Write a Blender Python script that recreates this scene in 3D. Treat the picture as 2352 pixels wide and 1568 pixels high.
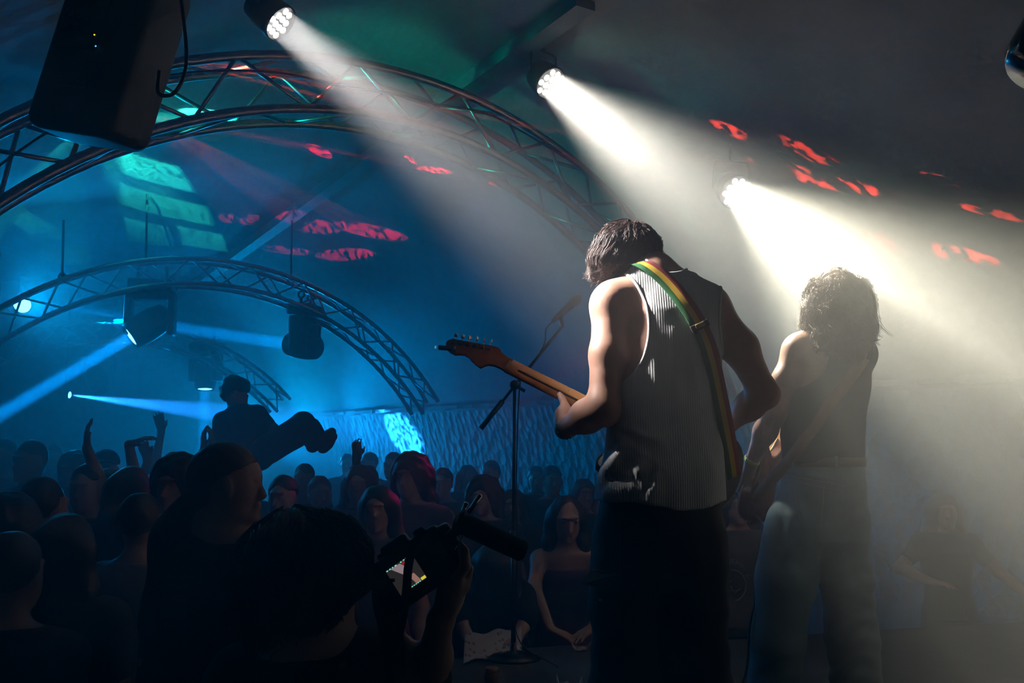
import bpy, bmesh, math, random
import numpy as np
from mathutils import Vector, Matrix, Euler, Quaternion
from mathutils.bvhtree import BVHTree

for o in list(bpy.data.objects):
    bpy.data.objects.remove(o)
SC = bpy.context.scene
COL = SC.collection
random.seed(7)
np.random.seed(7)

# ------------------------------------------------------------------ camera
F_PX = 2100.0
CAMZ = 1.75
PITCH = math.atan(231.0 / F_PX)
cam_d = bpy.data.cameras.new('camera')
cam = bpy.data.objects.new('camera', cam_d)
COL.objects.link(cam)
cam_d.sensor_fit = 'HORIZONTAL'
cam_d.sensor_width = 36.0
cam_d.lens = 36.0 * F_PX / 2352.0
cam_d.clip_start = 0.05
cam_d.clip_end = 100
cam.location = (0, 0, CAMZ)
cam.rotation_euler = (math.pi / 2 + PITCH, 0, 0)
SC.camera = cam

# ------------------------------------------------------------------ colour management, world haze
SC.view_settings.view_transform = 'Standard'
SC.view_settings.look = 'None'
SC.view_settings.gamma = 1.0
SC.view_settings.use_curve_mapping = False
SC.view_settings.exposure = 0.0
SC.cycles.use_denoising = True
SC.cycles.volume_bounces = 0
SC.cycles.use_adaptive_sampling = True
SC.cycles.adaptive_threshold = 0.2
SC.cycles.adaptive_min_samples = 16
SC.cycles.use_light_tree = False
SC.cycles.max_bounces = 2
SC.cycles.diffuse_bounces = 2
SC.cycles.sample_clamp_indirect = 4.0

HAZE_DENSITY = 0.09
HAZE_ANISO = 0.4
world = bpy.data.worlds.new('world')
SC.world = world
world.use_nodes = True
wn = world.node_tree
wn.nodes.clear()
w_out = wn.nodes.new('ShaderNodeOutputWorld')
w_bg = wn.nodes.new('ShaderNodeBackground')
w_bg.inputs['Color'].default_value = (0, 0, 0, 1)
w_bg.inputs['Strength'].default_value = 0
w_vol = wn.nodes.new('ShaderNodeVolumeScatter')
w_vol.inputs['Color'].default_value = (1, 1, 1, 1)
w_vol.inputs['Density'].default_value = HAZE_DENSITY
w_vol.inputs['Anisotropy'].default_value = HAZE_ANISO
wn.links.new(w_bg.outputs[0], w_out.inputs['Surface'])
wn.links.new(w_vol.outputs[0], w_out.inputs['Volume'])

# powers of the lamps (each lamp is built further down with its fixture)
POWER = dict(par=10.0, wash=480.0, beam=28.0, laser=90000.0, red=6000.0, teal=11000.0, magenta=75.0, tealwash=150.0)

# ------------------------------------------------------------------ helpers: picture <-> place
FWD = np.array([0, math.cos(PITCH), math.sin(PITCH)])
UPV = np.array([0, -math.sin(PITCH), math.cos(PITCH)])
def P(x, y, d):
    """the point seen at picture position (x, y) that stands d metres ahead (world Y)"""
    v = FWD + np.array([1.0, 0, 0]) * ((x - 1176.0) / F_PX) + UPV * ((784.0 - y) / F_PX)
    v = v * (d / v[1])
    return np.array([v[0], v[1], v[2] + CAMZ])
def V(p):
    return Vector((float(p[0]), float(p[1]), float(p[2])))
# the vault: axis A runs away to the left, C runs across it
AX = np.array([-0.6, 0.8, 0.0])
CX = np.array([0.8, 0.6, 0.0])
V0 = np.array([-0.6, 5.0, 0.0])
VR, VZC = 3.40, 0.65
def vp(t, s, z):
    return V0 + CX * t + AX * s + np.array([0, 0, z])

# ------------------------------------------------------------------ helpers: materials
MATS = {}
def mat(name, col, rough=0.6, metal=0.0, var=0.0, vscale=8.0, bump=0.0, bscale=40.0, emit=None, estr=0.0,
        coat=0.0, spec=0.5, sss=0.0, sheen=0.0, trans=0.0, alpha=1.0):
    if name in MATS:
        return MATS[name]
    m = bpy.data.materials.new(name)
    m.use_nodes = True
    nt = m.node_tree
    b = nt.nodes['Principled BSDF']
    b.inputs['Base Color'].default_value = (*col, 1)
    b.inputs['Roughness'].default_value = rough
    b.inputs['Metallic'].default_value = metal
    b.inputs['Specular IOR Level'].default_value = spec
    b.inputs['Coat Weight'].default_value = coat
    b.inputs['Sheen Weight'].default_value = sheen
    b.inputs['Subsurface Weight'].default_value = sss
    if sss:
        b.inputs['Subsurface Radius'].default_value = (0.02, 0.008, 0.004)
        b.inputs['Subsurface Scale'].default_value = 0.5
    b.inputs['Transmission Weight'].default_value = trans
    b.inputs['Alpha'].default_value = alpha
    tc = nt.nodes.new('ShaderNodeTexCoord')
    if var > 0:
        n = nt.nodes.new('ShaderNodeTexNoise')
        n.inputs['Scale'].default_value = vscale
        n.inputs['Detail'].default_value = 5
        nt.links.new(tc.outputs['Object'], n.inputs['Vector'])
        r = nt.nodes.new('ShaderNodeValToRGB')
        r.color_ramp.elements[0].position = 0.3
        r.color_ramp.elements[1].position = 0.7
        r.color_ramp.elements[0].color = (*[max(0, c * (1 - var)) for c in col], 1)
        r.color_ramp.elements[1].color = (*[min(1, c * (1 + var)) for c in col], 1)
        nt.links.new(n.outputs['Fac'], r.inputs['Fac'])
        nt.links.new(r.outputs['Color'], b.inputs['Base Color'])
    if bump > 0:
        n2 = nt.nodes.new('ShaderNodeTexNoise')
        n2.inputs['Scale'].default_value = bscale
        n2.inputs['Detail'].default_value = 6
        nt.links.new(tc.outputs['Object'], n2.inputs['Vector'])
        bp = nt.nodes.new('ShaderNodeBump')
        bp.inputs['Strength'].default_value = bump
        bp.inputs['Distance'].default_value = 0.01
        nt.links.new(n2.outputs['Fac'], bp.inputs['Height'])
        nt.links.new(bp.outputs['Normal'], b.inputs['Normal'])
    if emit is not None:
        b.inputs['Emission Color'].default_value = (*emit, 1)
        b.inputs['Emission Strength'].default_value = estr
        m.cycles.emission_sampling = 'NONE'
    MATS[name] = m
    return m

# ------------------------------------------------------------------ helpers: objects
def tag(o, label=None, cat=None, group=None, kind=None):
    if label: o['label'] = label
    if cat: o['category'] = cat
    if group: o['group'] = group
    if kind: o['kind'] = kind
    return o
def empty(name, loc, label=None, cat=None, group=None):
    o = bpy.data.objects.new(name, None)
    COL.objects.link(o)
    o.location = V(loc)
    o.empty_display_size = 0.1
    return tag(o, label, cat, group)
def link(name, me, m=None, parent=None, smooth=True):
    """link a mesh whose vertices are world coordinates; under a parent the mesh keeps that place"""
    if m is not None:
        if isinstance(m, (list, tuple)):
            for x in m: me.materials.append(x)
        else:
            me.materials.append(m)
    o = bpy.data.objects.new(name, me)
    COL.objects.link(o)
    if smooth and len(me.polygons):
        me.polygons.foreach_set('use_smooth', np.ones(len(me.polygons), dtype=bool))
    if parent is not None:
        o.parent = parent
        off = Vector((0, 0, 0))
        p = parent
        while p is not None:
            off += p.location
            p = p.parent
        me.transform(Matrix.Translation(-off))
    else:
        # origin at the base centre of the thing
        if len(me.vertices):
            co = np.empty(len(me.vertices) * 3); me.vertices.foreach_get('co', co); co = co.reshape(-1, 3)
            c = Vector(((co[:, 0].min() + co[:, 0].max()) / 2, (co[:, 1].min() + co[:, 1].max()) / 2, co[:, 2].min()))
            me.transform(Matrix.Translation(-c))
            o.location = c
    me.update()
    return o
def mesh_from(name, vs, fs, mi=None):
    me = bpy.data.meshes.new(name)
    me.from_pydata([tuple(map(float, v)) for v in vs], [], [tuple(int(i) for i in f) for f in fs])
    if mi is not None:
        me.polygons.foreach_set('material_index', np.array(mi, dtype=np.int32))
    me.update()
    return me
class MB:
    """collects simple solids, built as one mesh"""
    def __init__(s):
        s.v, s.f, s.mi = [], [], []
    def add(s, vs, fs, m=0):
        b = len(s.v)
        s.v += [tuple(v) for v in vs]
        s.f += [tuple(i + b for i in f) for f in fs]
        s.mi += [m] * len(fs)
        return s
    def box(s, c, size, R=None, m=0, taper=1.0):
        c = np.array(c, float); h = np.array(size, float) / 2
        R = np.eye(3) if R is None else np.array(R)
        vs = []
        for dz in (-1, 1):
            k = taper if dz > 0 else 1.0
            for dx, dy in ((-1, -1), (1, -1), (1, 1), (-1, 1)):
                vs.append(c + R @ (np.array([dx * k, dy * k, dz]) * h))
        return s.add(vs, [(3, 2, 1, 0), (4, 5, 6, 7), (0, 1, 5, 4), (1, 2, 6, 5), (2, 3, 7, 6), (3, 0, 4, 7)], m)
    def rbox(s, c, size, R=None, r=0.01, m=0, seg=3):
        """rounded box through bmesh bevel"""
        bm = bmesh.new()
        bmesh.ops.create_cube(bm, size=1)
        bmesh.ops.scale(bm, vec=Vector(size), verts=bm.verts)
        bmesh.ops.bevel(bm, geom=list(bm.edges), offset=r, segments=seg, profile=0.5, affect='EDGES')
        R = np.eye(3) if R is None else np.array(R)
        bm.verts.index_update()
        vs = [np.array(c) + R @ np.array(v.co) for v in bm.verts]
        fs = [[v.index for v in f.verts] for f in bm.faces]
        bm.free()
        return s.add(vs, fs, m)
    def tube(s, pts, r, n=8, m=0, cap=True, closed=False):
        pts = [np.array(p, float) for p in pts]
        k = len(pts)
        rs = [r] * k if np.isscalar(r) else list(r)
        T = []
        for i in range(k):
            a = pts[max(0, i - 1)]; b = pts[min(k - 1, i + 1)]
            if closed: a, b = pts[(i - 1) % k], pts[(i + 1) % k]
            d = b - a
            T.append(d / (np.linalg.norm(d) + 1e-12))
        up = np.array([0, 0, 1.0]) if abs(T[0][2]) < 0.9 else np.array([1.0, 0, 0])
        N = np.cross(T[0], up); N /= np.linalg.norm(N)
        vs = []
        for i in range(k):
            N = N - T[i] * np.dot(N, T[i]); N /= (np.linalg.norm(N) + 1e-12)
            B = np.cross(T[i], N)
            for j in range(n):
                a = 2 * math.pi * j / n
                vs.append(pts[i] + (N * math.cos(a) + B * math.sin(a)) * rs[i])
        fs = []
        for i in range(k - 1 if not closed else k):
            i2 = (i + 1) % k
            for j in range(n):
                j2 = (j + 1) % n
                fs.append((i * n + j, i * n + j2, i2 * n + j2, i2 * n + j))
        if cap and not closed:
            fs.append(tuple(range(n - 1, -1, -1)))
            fs.append(tuple((k - 1) * n + j for j in range(n)))
        return s.add(vs, fs, m)
    def lathe(s, prof, o=(0, 0, 0), R=None, n=20, m=0):
        """prof: (radius, height) pairs turned about local z"""
        R = np.eye(3) if R is None else np.array(R)
        o = np.array(o, float)
        vs, fs = [], []
        for (r, h) in prof:
            for j in range(n):
                a = 2 * math.pi * j / n
                vs.append(o + R @ np.array([r * math.cos(a), r * math.sin(a), h]))
        for i in range(len(prof) - 1):
            for j in range(n):
                j2 = (j + 1) % n
                fs.append((i * n + j, i * n + j2, (i + 1) * n + j2, (i + 1) * n + j))
        if prof[0][0] > 1e-6: fs.append(tuple(range(n - 1, -1, -1)))
        if prof[-1][0] > 1e-6: fs.append(tuple((len(prof) - 1) * n + j for j in range(n)))
        return s.add(vs, fs, m)
    def prism(s, outline, o, X, Y, Z, th, m=0):
        """outline (u, v) points spread along X, Y and thickened th along Z (both sides)"""
        o, X, Y, Z = map(np.array, (o, X, Y, Z))
        n = len(outline)
        vs = [o + X * u + Y * v - Z * th / 2 for u, v in outline] + [o + X * u + Y * v + Z * th / 2 for u, v in outline]
        fs = [tuple(range(n - 1, -1, -1)), tuple(range(n, 2 * n))]
        for i in range(n):
            j = (i + 1) % n
            fs.append((i, j, n + j, n + i))
        return s.add(vs, fs, m)
    def build(s, name, m=None, parent=None, smooth=False):
        return link(name, mesh_from(name, s.v, s.f, s.mi), m, parent, smooth)
def frame_to(d, up=(0, 0, 1)):
    """3x3 matrix whose local z runs along d"""
    d = np.array(d, float); d /= np.linalg.norm(d)
    up = np.array(up, float)
    if abs(np.dot(d, up)) > 0.98: up = np.array([0, 1.0, 0])
    x = np.cross(up, d); x /= np.linalg.norm(x)
    y = np.cross(d, x)
    return np.column_stack([x, y, d])
def rotm(axis, deg):
    return np.array(Matrix.Rotation(math.radians(deg), 3, Vector(axis)))
def crom(pts, n=8):
    """smooth curve through points"""
    pts = [np.array(p, float) for p in pts]
    out = []
    for i in range(len(pts) - 1):
        p0 = pts[i - 1] if i > 0 else 2 * pts[0] - pts[1]
        p1, p2 = pts[i], pts[i + 1]
        p3 = pts[i + 2] if i + 2 < len(pts) else 2 * pts[-1] - pts[-2]
        for k in range(n):
            t = k / n
            out.append(0.5 * ((2 * p1) + (-p0 + p2) * t + (2 * p0 - 5 * p1 + 4 * p2 - p3) * t * t + (-p0 + 3 * p1 - 3 * p2 + p3) * t ** 3))
    out.append(pts[-1])
    return out
def copy_tree(o, parent=None):
    c = o.copy(); COL.objects.link(c); c.parent = parent
    for ch in list(o.children): copy_tree(ch, c)
    return c
def lamp(name, kind, loc, aim, color, power, parent=None, **kw):
    L = bpy.data.lights.new(name, kind)
    L.color = color
    L.energy = power
    for k, v in kw.items(): setattr(L, k, v)
    o = bpy.data.objects.new(name, L)
    COL.objects.link(o)
    d = V(aim) - V(loc)
    o.rotation_euler = d.to_track_quat('-Z', 'Y').to_euler()
    o.location = V(loc)
    if parent is not None:
        o.parent = parent
        off = Vector((0, 0, 0)); p = parent
        while p is not None:
            off += p.location; p = p.parent
        o.location = V(loc) - off
    return o
# ================================================================== the room: floor, barrel vault, end walls, stage
def plaster(name, col, scale=1.0, bump=0.6):
    m = bpy.data.materials.new(name); m.use_nodes = True
    nt = m.node_tree; b = nt.nodes['Principled BSDF']
    b.inputs['Roughness'].default_value = 0.75
    b.inputs['Specular IOR Level'].default_value = 0.3
    tc = nt.nodes.new('ShaderNodeTexCoord')
    n = nt.nodes.new('ShaderNodeTexNoise'); n.inputs['Scale'].default_value = 1.3 * scale; n.inputs['Detail'].default_value = 8
    n.inputs['Roughness'].default_value = 0.65
    nt.links.new(tc.outputs['Object'], n.inputs['Vector'])
    r = nt.nodes.new('ShaderNodeValToRGB')
    r.color_ramp.elements[0].position = 0.32; r.color_ramp.elements[1].position = 0.68
    r.color_ramp.elements[0].color = (*[c * 0.62 for c in col], 1)
    r.color_ramp.elements[1].color = (*[c * 1.2 for c in col], 1)
    nt.links.new(n.outputs['Fac'], r.inputs['Fac'])
    nt.links.new(r.outputs['Color'], b.inputs['Base Color'])
    mp = nt.nodes.new('ShaderNodeMapping'); mp.inputs['Scale'].default_value = (14 * scale, 14 * scale, 9 * scale)
    nt.links.new(tc.outputs['Object'], mp.inputs['Vector'])
    v = nt.nodes.new('ShaderNodeTexVoronoi'); v.feature = 'F1'; v.inputs['Scale'].default_value = 1.6
    nt.links.new(mp.outputs['Vector'], v.inputs['Vector'])
    n2 = nt.nodes.new('ShaderNodeTexNoise'); n2.inputs['Scale'].default_value = 16 * scale; n2.inputs['Detail'].default_value = 7
    nt.links.new(tc.outputs['Object'], n2.inputs['Vector'])
    ma = nt.nodes.new('ShaderNodeMath'); ma.operation = 'MULTIPLY_ADD'; ma.inputs[1].default_value = 0.7
    nt.links.new(n2.outputs['Fac'], ma.inputs[0]); nt.links.new(v.outputs['Distance'], ma.inputs[2])
    bp = nt.nodes.new('ShaderNodeBump'); bp.inputs['Strength'].default_value = bump; bp.inputs['Distance'].default_value = 0.05
    nt.links.new(ma.outputs[0], bp.inputs['Height'])
    nt.links.new(bp.outputs['Normal'], b.inputs['Normal'])
    return m
M_VAULT = plaster('vault_plaster', (0.34, 0.33, 0.31), 1.0, 0.10)
M_STONE = plaster('rough_stone_wall', (0.36, 0.35, 0.33), 0.55, 0.75)
M_ENDW = plaster('end_wall_plaster', (0.34, 0.33, 0.32), 0.8, 0.3)
M_FLOOR = mat('dark_floor', (0.03, 0.03, 0.032), rough=0.5, var=0.4, vscale=3, bump=0.1)
M_STAGE = mat('stage_deck', (0.035, 0.037, 0.042), rough=0.62, var=0.5, vscale=14, bump=0.15, bscale=120)
S_NEAR, S_FAR = -6.5, 10.0

def quad_grid(name, fn, nu, nv, m, flip=False):
    vs = [fn(i / nu, j / nv) for j in range(nv + 1) for i in range(nu + 1)]
    fs = []
    for j in range(nv):
        for i in range(nu):
            a = j * (nu + 1) + i
            q = (a, a + 1, a + nu + 2, a + nu + 1)
            fs.append(q[::-1] if flip else q)
    o = link(name, mesh_from(name, vs, fs), m, None, True)
    return tag(o, kind='structure')
quad_grid('floor', lambda u, v: vp(-3.6 + 7.2 * u, S_NEAR + (S_FAR - S_NEAR) * v, 0), 2, 2, M_FLOOR)
def vault_fn(u, v):
    a = math.pi * u
    # slightly uneven old vault
    k = VR + 0.02 * math.sin(9 * v * 3 + 7 * u) + 0.015 * math.sin(23 * u + 11 * v)
    return vp(-k * math.cos(a), S_NEAR + (S_FAR - S_NEAR) * v, VZC + k * math.sin(a))
vo_ = quad_grid('ceiling', vault_fn, 72, 90, M_VAULT, True)
M_ABSORB = mat('vault_end_absorber', (0.02, 0.02, 0.02), rough=0.8, var=0.3)      # black added on the unseen near end of the vault to cut bounce light
S_ABSORB = -3.3
def add_absorber(o):
    o.data.materials.append(M_ABSORB)
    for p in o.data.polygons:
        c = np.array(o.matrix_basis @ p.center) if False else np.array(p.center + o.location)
        if (c - V0) @ AX < S_ABSORB: p.material_index = 1
add_absorber(vo_)
vo_.data.materials.append(M_STONE)          # bare stone below the ledge, plaster above
for p in vo_.data.polygons:
    if p.material_index == 0 and p.center.z + vo_.location.z < 2.12: p.material_index = 2
for side, t, f in (('left', -VR, False), ('right', VR, True)):
    wo_ = quad_grid('wall_' + side, lambda u, v: vp(t, S_NEAR + (S_FAR - S_NEAR) * u, (VZC + 0.02) * v), 40, 2, M_VAULT, f)
    add_absorber(wo_)
quad_grid('wall_end', lambda u, v: vp(-3.6 + 7.2 * u, S_FAR, 4.3 * v), 4, 4, M_ENDW)
quad_grid('wall_back', lambda u, v: vp(-3.6 + 7.2 * u, S_NEAR, 4.3 * v), 4, 4, mat('back_wall_absorber', (0.012, 0.012, 0.012), rough=0.95, var=0.3))  # back wall out of view, made black so little light bounces off it
# a plastered ledge runs along the right wall at the springing of the vault
mb = MB()
zl = 2.13
tl = math.sqrt(VR ** 2 - (zl - VZC) ** 2)
for k in range(60):
    s0, s1 = S_NEAR + k * (S_FAR - S_NEAR) / 60, S_NEAR + (k + 1) * (S_FAR - S_NEAR) / 60
    w = 0.05 + 0.02 * math.sin(k * 1.7)
    h = 0.04 + 0.012 * math.sin(k * 2.3)
    mb.box(vp(tl - w / 2 + 0.03, (s0 + s1) / 2, zl), (w + 0.12, (s1 - s0) * 1.002, h), np.column_stack([CX, AX, [0, 0, 1]]))
tag(mb.build('trim_1', M_VAULT), kind='structure')
def hit_vault(x, y):
    o = np.array([0, 0, CAMZ]); d = P(x, y, 5.0) - o; d /= np.linalg.norm(d)
    t = 0.5
    while t < 25:
        q = o + d * t; r = q - V0
        if math.hypot(r @ CX, q[2] - VZC) > VR - 0.02 and q[2] > VZC: return q
        if (r @ AX) > S_FAR: return q
        t += 0.02
    return q
# a boxed beam along the crown of the vault
mb = MB()
pa, pb = hit_vault(400, 690), hit_vault(1345, 0)
print('BEAM', pa, pb)
mb.box((pa + pb) / 2, (0.12, 0.09, np.linalg.norm(pb - pa)), frame_to(pb - pa))
tag(mb.build('beam_1', mat('beam_paint', (0.16, 0.16, 0.16), 0.6, var=0.3)), kind='structure')

# ------------------------------------------------------------------ the stage
ST = 0.75
def slab(name, poly, z0, z1, m):
    n = len(poly)
    vs = [(x, y, z0) for x, y in poly] + [(x, y, z1) for x, y in poly]
    fs = [tuple(range(n - 1, -1, -1)), tuple(range(n, 2 * n))] + [(i, (i + 1) % n, n + (i + 1) % n, n + i) for i in range(n)]
    return link(name, mesh_from(name, vs, fs), m, None, False)
front = [(-0.74, 4.08), (-0.24, 4.40), (0.05, 4.60), (0.40, 4.70), (0.80, 4.75), (1.20, 4.82), (2.0, 5.05), (3.05, 5.30)]
back = [(5.35, 2.25), (4.4, 1.0), (3.2, 0.2), (2.2, 0.16)]
slab_o = slab('stage_platform', (front + back)[::-1], 0.0, ST, M_STAGE)
tag(slab_o, 'low black stage platform under the two guitarists', 'stage')
# ================================================================== trusses
M_ALU = mat('truss_aluminium', (0.42, 0.43, 0.44), rough=0.35, metal=0.9, var=0.12, vscale=20)
M_BLACK = mat('black_housing', (0.012, 0.012, 0.013), rough=0.45, var=0.3, bump=0.05, bscale=200)
M_BLACKM = mat('black_metal', (0.02, 0.02, 0.022), rough=0.35, metal=0.4)
M_CABLE = mat('black_cable', (0.012, 0.012, 0.012), rough=0.5)
M_STEEL = mat('steel', (0.5, 0.5, 0.5), rough=0.3, metal=1.0)
def truss(name, label, centre_t, s, zc, r, a0, a1, height, width, tube_r, n_br, sec=4, group='arched lighting trusses'):
    """an arched truss bent in the plane across the vault; a is the angle from the crown"""
    def pt(a, dr, ds):
        return vp(centre_t + (r + dr) * math.sin(a), s + ds, zc + (r + dr) * math.cos(a))
    base = vp(centre_t, s, zc + r)
    root = empty(name, base, label, 'truss', group)
    h, w = height / 2, width / 2
    corners = [(h, -w), (h, w), (-h, w), (-h, -w)] if sec == 4 else [(h, 0), (-h, w), (-h, -w)]
    for (dr, ds) in corners:
        m = MB().tube([pt(a0 + (a1 - a0) * k / 48, dr, ds) for k in range(49)], tube_r, 10)
        m.build('chord', M_ALU, root, True)
    nc = len(corners)
    for c in range(nc):
        q, p = corners[c], corners[(c + 1) % nc]
        for k in range(n_br):
            f0, f1 = a0 + (a1 - a0) * k / n_br, a0 + (a1 - a0) * (k + 1) / n_br
            A, B = (q, p) if k % 2 == 0 else (p, q)
            MB().tube([pt(f0, *A), pt(f1, *B)], tube_r * 0.42, 6).build('brace', M_ALU, root, True)
    return pt
near_pt = truss('arched_truss', 'arched aluminium truss close overhead carrying the white spotlights', -0.1, 0.0, 0.75, 2.88, math.radians(-62), math.radians(64), 0.27, 0.27, 0.025, 20)
mid_pt = truss('arched_truss', 'arched aluminium truss across the blue-lit middle of the vault', 0.22, 3.74, 0.55, 2.70, math.radians(-66), math.radians(55), 0.22, 0.22, 0.022, 22)
far_pt = truss('arched_truss', 'faint farthest arched truss behind the hanging moving heads', 0.1, 6.3, 0.42, 2.55, math.radians(-66), math.radians(46), 0.22, 0.22, 0.020, 20)

# ------------------------------------------------------------------ hanging rods
for (px, py0, py1, d, lab) in ((335, 505, 595, 7.9, 'thin black hanger rod above the nearest moving head'),
                               (143, 565, 632, 7.35, 'short dark hanger with shackle at the left of the middle truss'),
                               (668, 560, 640, 8.5, 'thin hanger wire right of the middle truss crown')):
    m = MB()
    top = P(px + 3, py0 - 60, d); bot = P(px, py1 + 4, d)
    m.tube([top, P(px + 2, py0, d), bot], 0.010, 6)
    m.tube([bot + np.array([0.03 * math.cos(a), 0, 0.03 * math.sin(a)]) for a in np.linspace(0, 2 * math.pi, 12)[:-1]], 0.008, 6, closed=True)
    tag(m.build('hanger_rod', M_BLACKM), lab, 'rod', 'truss hangers')

# ================================================================== white LED spotlights
M_LENS = mat('lit_lens', (1, 1, 1), emit=(1.0, 0.97, 0.9), estr=10)
def par_can(px, py, d, aim, col, label, power, cone=26, blend=0.5, rad=0.093, rod=0.10):
    c = P(px, py, d)
    R = frame_to(np.array(aim) - c)
    ax = R[:, 2]
    root = empty('led_spotlight', c, label, 'spotlight', 'white LED spotlights on the near truss')
    m = MB()
    m.lathe([(rad * 0.55, -0.13), (rad * 0.85, -0.12), (rad * 1.0, -0.06), (rad * 1.06, 0.0), (rad * 1.06, 0.012), (rad * 0.98, 0.012), (rad * 0.97, 0.0), (0.0005, 0.0)], c, R, 28)
    m.build('housing', M_BLACK, root, True)
    # 12 lenses in staggered rows
    spots = []
    for row, n, off in ((-1.5, 2, 0.5), (-0.5, 4, 0), (0.5, 4, 0), (1.5, 2, 0.5)):
        pass
    import itertools
    for (u, v) in ((-0.5, 1.30), (0.5, 1.30), (-1.0, 0.45), (0.0, 0.45), (1.0, 0.45), (-0.5, -0.42), (0.5, -0.42), (-1.45, -0.3), (1.45, -0.3), (-1.0, -1.25), (0.0, -1.25), (1.0, -1.25)):
        q = c + R @ np.array([u * rad * 0.46, v * rad * 0.50, 0.004])
        MB().lathe([(rad * 0.175, 0.0), (rad * 0.175, 0.004), (rad * 0.11, 0.008), (0.0004, 0.0095)], q, R, 16).build('lens', M_LENS, root, True)
    # yoke and clamp reaching up to the truss
    y = MB()
    sx = R[:, 0] * rad * 1.2
    top = c - ax * 0.06 + np.array([0, 0, rad * 1.7])
    y.tube([c - ax * 0.06 + sx, top + sx * 0.9, top - sx * 0.9, c - ax * 0.06 - sx], 0.008, 6)
    y.build('yoke', M_BLACKM, root, True)
    k = MB(); k.tube([top, top + np.array([0, 0, rod])], 0.012, 8); k.build('clamp', M_BLACKM, root, True)
    lamp('lamp', 'AREA', c + ax * 0.03, np.array(aim), col, power, root, shape='DISK', size=rad * 1.7, spread=math.radians(cone))
    return root
par_can(640, 50, 3.15, P(1440, 715, 2.95), (1.0, 0.95, 0.93), 'largest white LED spotlight at the top left of its beam', POWER['par'] * 0.80, 26, rad=0.066, rod=0.6)
par_can(1262, 190, 5.0, P(1880, 690, 3.9), (1.0, 0.97, 0.84), 'white LED spotlight in the middle of the row of three', POWER['par'] * 3.6, 34)
par_can(1690, 440, 5.0, P(2030, 715, 3.72), (1.0, 0.95, 0.74), 'rightmost white LED spotlight glaring above the long-haired guitarist', POWER['par'] * 4.3, 35)

# ================================================================== moving heads with blue beams
BLUE = (0.0, 0.26, 1.0)
M_BLENS = mat('blue_lens', (0.1, 0.3, 1.0), emit=(0.1, 0.5, 1.0), estr=12)
def moving_head(px, py, d, aim, label, power, sc=1.0, yaw=0.0, spread=3.0, col=BLUE, lens_r=0.06, hang=0.30):
    """px, py: the pivot of the head"""
    c = P(px, py, d)
    R0 = rotm((0, 0, 1), yaw)
    root = empty('moving_head_light', c, label, 'stage light', 'hanging moving head lights')
    ax = np.array(aim, float) - c; ax /= np.linalg.norm(ax)
    yk = R0 @ np.array([1.0, 0, 0])          # the tilt axis
    up = np.array([0, 0, 1.0])
    b = MB(); b.rbox(c + up * hang * sc, (0.34 * sc, 0.24 * sc, 0.10 * sc), R0, 0.02 * sc)
    b.build('base', M_BLACK, root, True)
    # two arms
    for sgn in (-1, 1):
        a = MB()
        a.rbox(c + yk * sgn * 0.165 * sc + up * 0.09 * sc, (0.055 * sc, 0.17 * sc, 0.36 * sc), R0, 0.022 * sc)
        a.build('yoke_arm', M_BLACK, root, True)
    t = MB(); t.rbox(c + up * 0.225 * sc, (0.38 * sc, 0.18 * sc, 0.06 * sc), R0, 0.025 * sc); t.build('yoke_bridge', M_BLACK, root, True)
    H = frame_to(ax)
    h = MB()
    h.lathe([(0.0004, -0.17), (0.07, -0.17), (0.105, -0.14), (0.12, -0.05), (0.125, 0.05), (0.115, 0.15), (0.105, 0.185), (0.095, 0.19), (0.09, 0.175), (0.0004, 0.172)], (0, 0, 0), None, 24)
    h.v = [tuple(c + H @ (np.array(v) * sc)) for v in h.v]
    hd = h.build('head', M_BLACK, root, True)
    l = MB(); l.lathe([(0.085 * sc, 0), (0.06 * sc, 0.006 * sc), (0.0004, 0.010 * sc)], c + ax * 0.174 * sc, H, 20)
    l.build('lens', M_BLENS if power > 0 else M_BLACKM, root, True)
    for sgn in (-1, 1):
        k = MB(); q = c + up * (hang + 0.05) * sc + yk * sgn * 0.11 * sc
        k.tube([q, q + up * 0.06 * sc], 0.014 * sc, 8)
        k.tube([q + up * 0.085 * sc + R0 @ np.array([0, 0.03 * math.cos(a), 0.03 * math.sin(a)]) * sc for a in np.linspace(0, 2 * math.pi, 13)[:-1]], 0.010 * sc, 6, closed=True)
        k.build('clamp', M_BLACKM, root, True)
    if power > 0:
        L = lamp('lamp', 'AREA', c + ax * 0.195 * sc, np.array(aim), col, power, root, shape='DISK', size=lens_r * 2, spread=math.radians(spread))
    return root
moving_head(345, 745, 7.9, P(-60, 985, 7.2), 'nearest moving head light with open yoke, beam slanting down left', POWER['beam'], 1.08, yaw=10, hang=0.31)
moving_head(700, 795, 8.8, P(130, 712, 10.5), 'moving head light seen side-on, beam pointing left', POWER['beam'], 1.05, yaw=80, hang=0.33)
moving_head(472, 858, 11.0, P(464, 1100, 10.8), 'distant hazy moving head light beaming straight down', POWER['beam'] * 0.5, 1.05, yaw=-25, hang=0.31)
moving_head(224, 870, 11.0, P(300, 1100, 9.8), 'distant dark moving head light without a beam', 0, 1.0, yaw=30, hang=0.3)
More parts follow.
